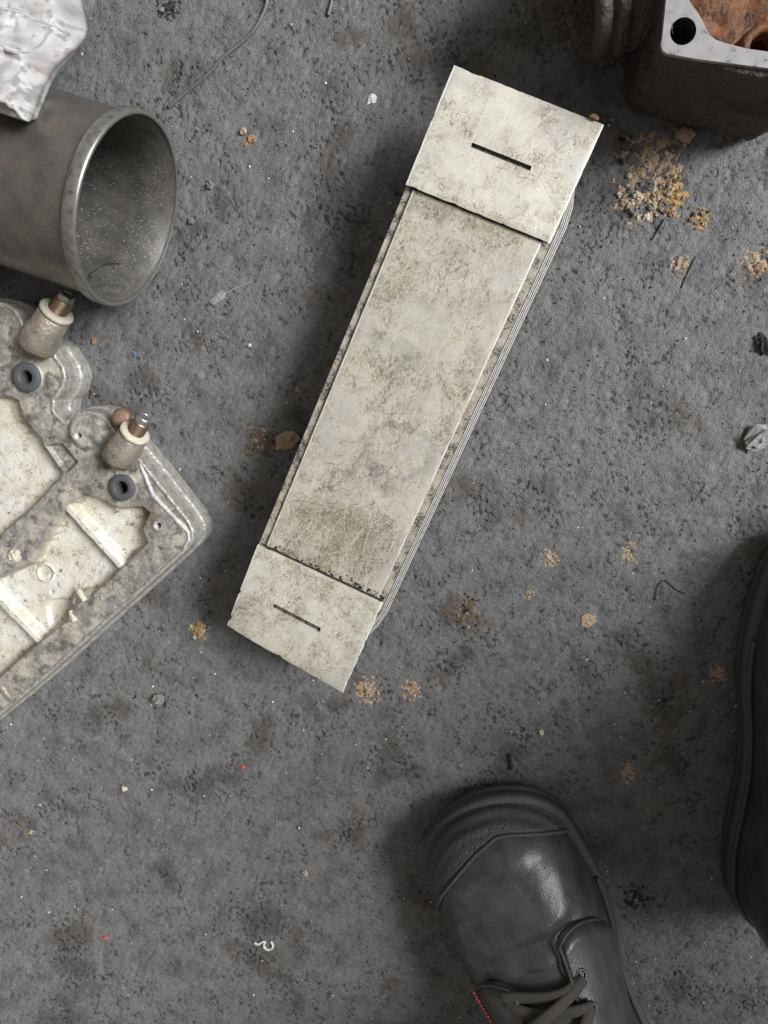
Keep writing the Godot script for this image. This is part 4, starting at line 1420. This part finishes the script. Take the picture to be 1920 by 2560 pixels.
	lump("pebble", "small cream pebble on open floor beyond the cast cover", "pebble", 311, 1972, 15, "cream", 40, 0.6)
	lump("pebble", "tan pebble on the floor left of the white hook", "pebble", 76, 2080, 14, "tan", 41, 0.6)
	lump("pebble", "brown pebble beside the first fitting", "pebble", 236, 851, 14, "orange", 42, 0.8)
	lump("pebble", "dark stone near the rim of the steel sleeve", "pebble", 524, 462, 18, "stone", 43, 0.8)
	lump("pebble", "grey stone below the dark stone by the steel sleeve", "pebble", 478, 552, 15, "stone", 44, 0.8)
	lump("pebble", "tiny white pebble left of the aluminium stack", "pebble", 624, 863, 9, "white", 45, 0.7)
	lump("pebble", "tiny orange flake left of the aluminium stack", "pebble", 741, 974, 12, "yellow", 46, 0.4)
	lump("pebble", "bright cream grain on open floor under the dark gritty mound", "pebble", 1353, 1832, 13, "cream", 47, 0.6)
	lump("red_fleck", "red plastic fleck on floor below the slotted cap", "fleck", 607, 1918, 11, "redbit", 48, 0.5)
	lump("red_fleck", "red plastic fleck on bare floor far from the other parts", "fleck", 264, 2344, 12, "redbit", 49, 0.5)
	lump("blue_fleck", "tiny blue fleck on the floor near the rubber ring", "fleck", 335, 883, 9, "blue", 50, 0.5)
	lump("bark_chip", "grey splintered chip at the right rim of the floor", "chip", 1898, 1092, 58, "grey", 51, 0.5, 1.5, 0.7)
	lump("rubber_scrap", "black rubber scrap at the right rim of the floor", "scrap", 1908, 862, 42, "black", 52, 0.4, 0.6, 0.5)
	lump("metal_tab", "small dull metal tab with a thin tail on the floor near the sleeve", "scrap", 546, 744, 26, "grey", 53, 0.3, 1.7, 0.5)
	strand("tail_wire", "thin grey wire tail beside the dull metal tab", "wire", [[566, 732], [590, 720], [626, 704]], 0.0005, "grey")
	strand("bent_wire", "thin grey wire bent in an arc across the floor above the steel sleeve", "wire", [[672, -60], [668, 0], [655, 38], [632, 78], [600, 108], [560, 142], [520, 186], [470, 226], [420, 268]], 0.00115, "wire")
	strand("straight_wire", "short straight piece of dark wire at the top of the floor", "wire", [[834, -20], [828, 10], [820, 38]], 0.0011, "wire")
	strand("twig", "short black stick on the floor in front of the toe bumper", "stick", [[1272, 1884], [1276, 1904], [1278, 1922]], 0.0013, "black")
	strand("hair", "curled dark hair at the rim of the shadow beside the shoes", "hair", [[1638, 1500], [1644, 1466], [1662, 1452], [1690, 1474], [1716, 1486]], 0.00032, "black", "", 0.0003)
	strand("hair", "dark line of fibre lying among tan crumbs on the right", "hair", [[1660, 548], [1642, 580], [1630, 598]], 0.00055, "black")
	strand("hair", "long thin dark fibre on pale floor below the tan crumbs", "hair", [[1740, 640], [1716, 690], [1704, 720]], 0.0004, "black")
	strand("hair", "fine pale hair left of the aluminium stack", "hair", [[764, 870], [758, 896], [746, 912], [718, 940]], 0.00025, "grey")
	# white hook
	var hook := []
	for i in 13:
		var a := deg_to_rad(-60.0 + 285.0 * i / 12.0)
		hook.append([671 + 11.5 * cos(a), 2363 + 11.0 * sin(a)])
	hook.append([656, 2354]); hook.append([646, 2360]); hook.append([636, 2357])
	strand("plastic_hook", "small white plastic hook lying on the dark floor", "hook", hook, 0.0010, "white")

# ------------------------------------------------------------------
func _ready() -> void:
	rng.seed = 4
	# camera: half a metre above the floor, leaning back a little towards the wearer's feet
	var down := Vector3(184, 367, -FOCAL).normalized()
	axes = Basis(Vector3(1, 0, 0), Vector3(0, 0, -1), Vector3(0, 1, 0)) * Basis(Quaternion(down, Vector3(0, 0, -1)))
	var cam := Camera3D.new()
	cam.name = "camera"
	cam.fov = rad_to_deg(2.0 * atan(1280.0 / FOCAL))
	cam.near = 0.02
	cam.far = 40.0
	add_child(cam)
	cam.transform = Transform3D(axes, EYE)
	cam.current = true
	# overcast daylight: a warm grey sky, the brighter side on the right
	var sky_m := ProceduralSkyMaterial.new()
	sky_m.sky_top_color = lin(0.086, 0.080, 0.073)
	sky_m.sky_horizon_color = lin(0.086, 0.080, 0.073)
	sky_m.ground_bottom_color = lin(0.06, 0.056, 0.052)
	sky_m.ground_horizon_color = lin(0.10, 0.095, 0.09)
	sky_m.sky_curve = 0.2
	sky_m.sun_angle_max = 1.0
	var sky := Sky.new()
	sky.sky_material = sky_m
	var env := Environment.new()
	env.background_mode = Environment.BG_SKY
	env.sky = sky
	env.tonemap_mode = Environment.TONE_MAPPER_LINEAR
	env.tonemap_exposure = 3.45
	env.sdfgi_enabled = true
	env.ssao_enabled = true
	env.ssil_enabled = true
	var we := WorldEnvironment.new()
	we.name = "world"
	we.environment = env
	add_child(we)
	var sun := DirectionalLight3D.new()
	sun.name = "daylight"
	sun.light_color = Color(0.985, 0.99, 1.0)
	sun.light_energy = 0.5
	sun.light_angular_distance = 24.0
	sun.shadow_enabled = true
	add_child(sun)
	sun.look_at_from_position(Vector3(1.0, 0.90, -0.27), Vector3.ZERO, Vector3.UP)

	materials()
	print("materials ", Time.get_ticks_msec())
	make_floor()
	print("floor ", Time.get_ticks_msec())
	make_cooler()
	make_liner()
	W2C = W2([[372, 1292]], 0.024)[0]
	make_cover_casting()
	print("cover ", Time.get_ticks_msec())
	make_housing()
	make_packet()
	var toe_l := P(1182, 1964, 0.0)
	var mid_l := P(1425, 2560, 0.06)
	toe_l.y = 0.0
	make_shoe("black leather work shoe with laces, ribbed toe bumper and red lettering", toe_l, Vector3(mid_l.x - toe_l.x, 0, mid_l.z - toe_l.z), false)
	var a := P(1848, 1619, 0.01)
	var b := P(1802, 2143, 0.01)
	a += Vector3(0.0585, 0, 0)
	b += Vector3(0.0415, 0, 0)
	var dir := Vector3(b.x - a.x, 0, b.z - a.z).normalized()
	var toe_r := a - dir * 0.30 * SHOE
	toe_r.y = 0
	make_shoe("black work shoe cut off by the frame, showing only its inner sole edge", toe_r, dir, true)
	RIGHT_ANKLE = toe_r + dir * 0.215 + Vector3(0, 0.075, 0)
	LEFT_ANKLE = toe_l + Vector3(mid_l.x - toe_l.x, 0, mid_l.z - toe_l.z).normalized() * 0.225 + Vector3(0, 0.075, 0)
	make_person()
	print("shoes ", Time.get_ticks_msec())
	make_litter()
	print("done ", Time.get_ticks_msec())
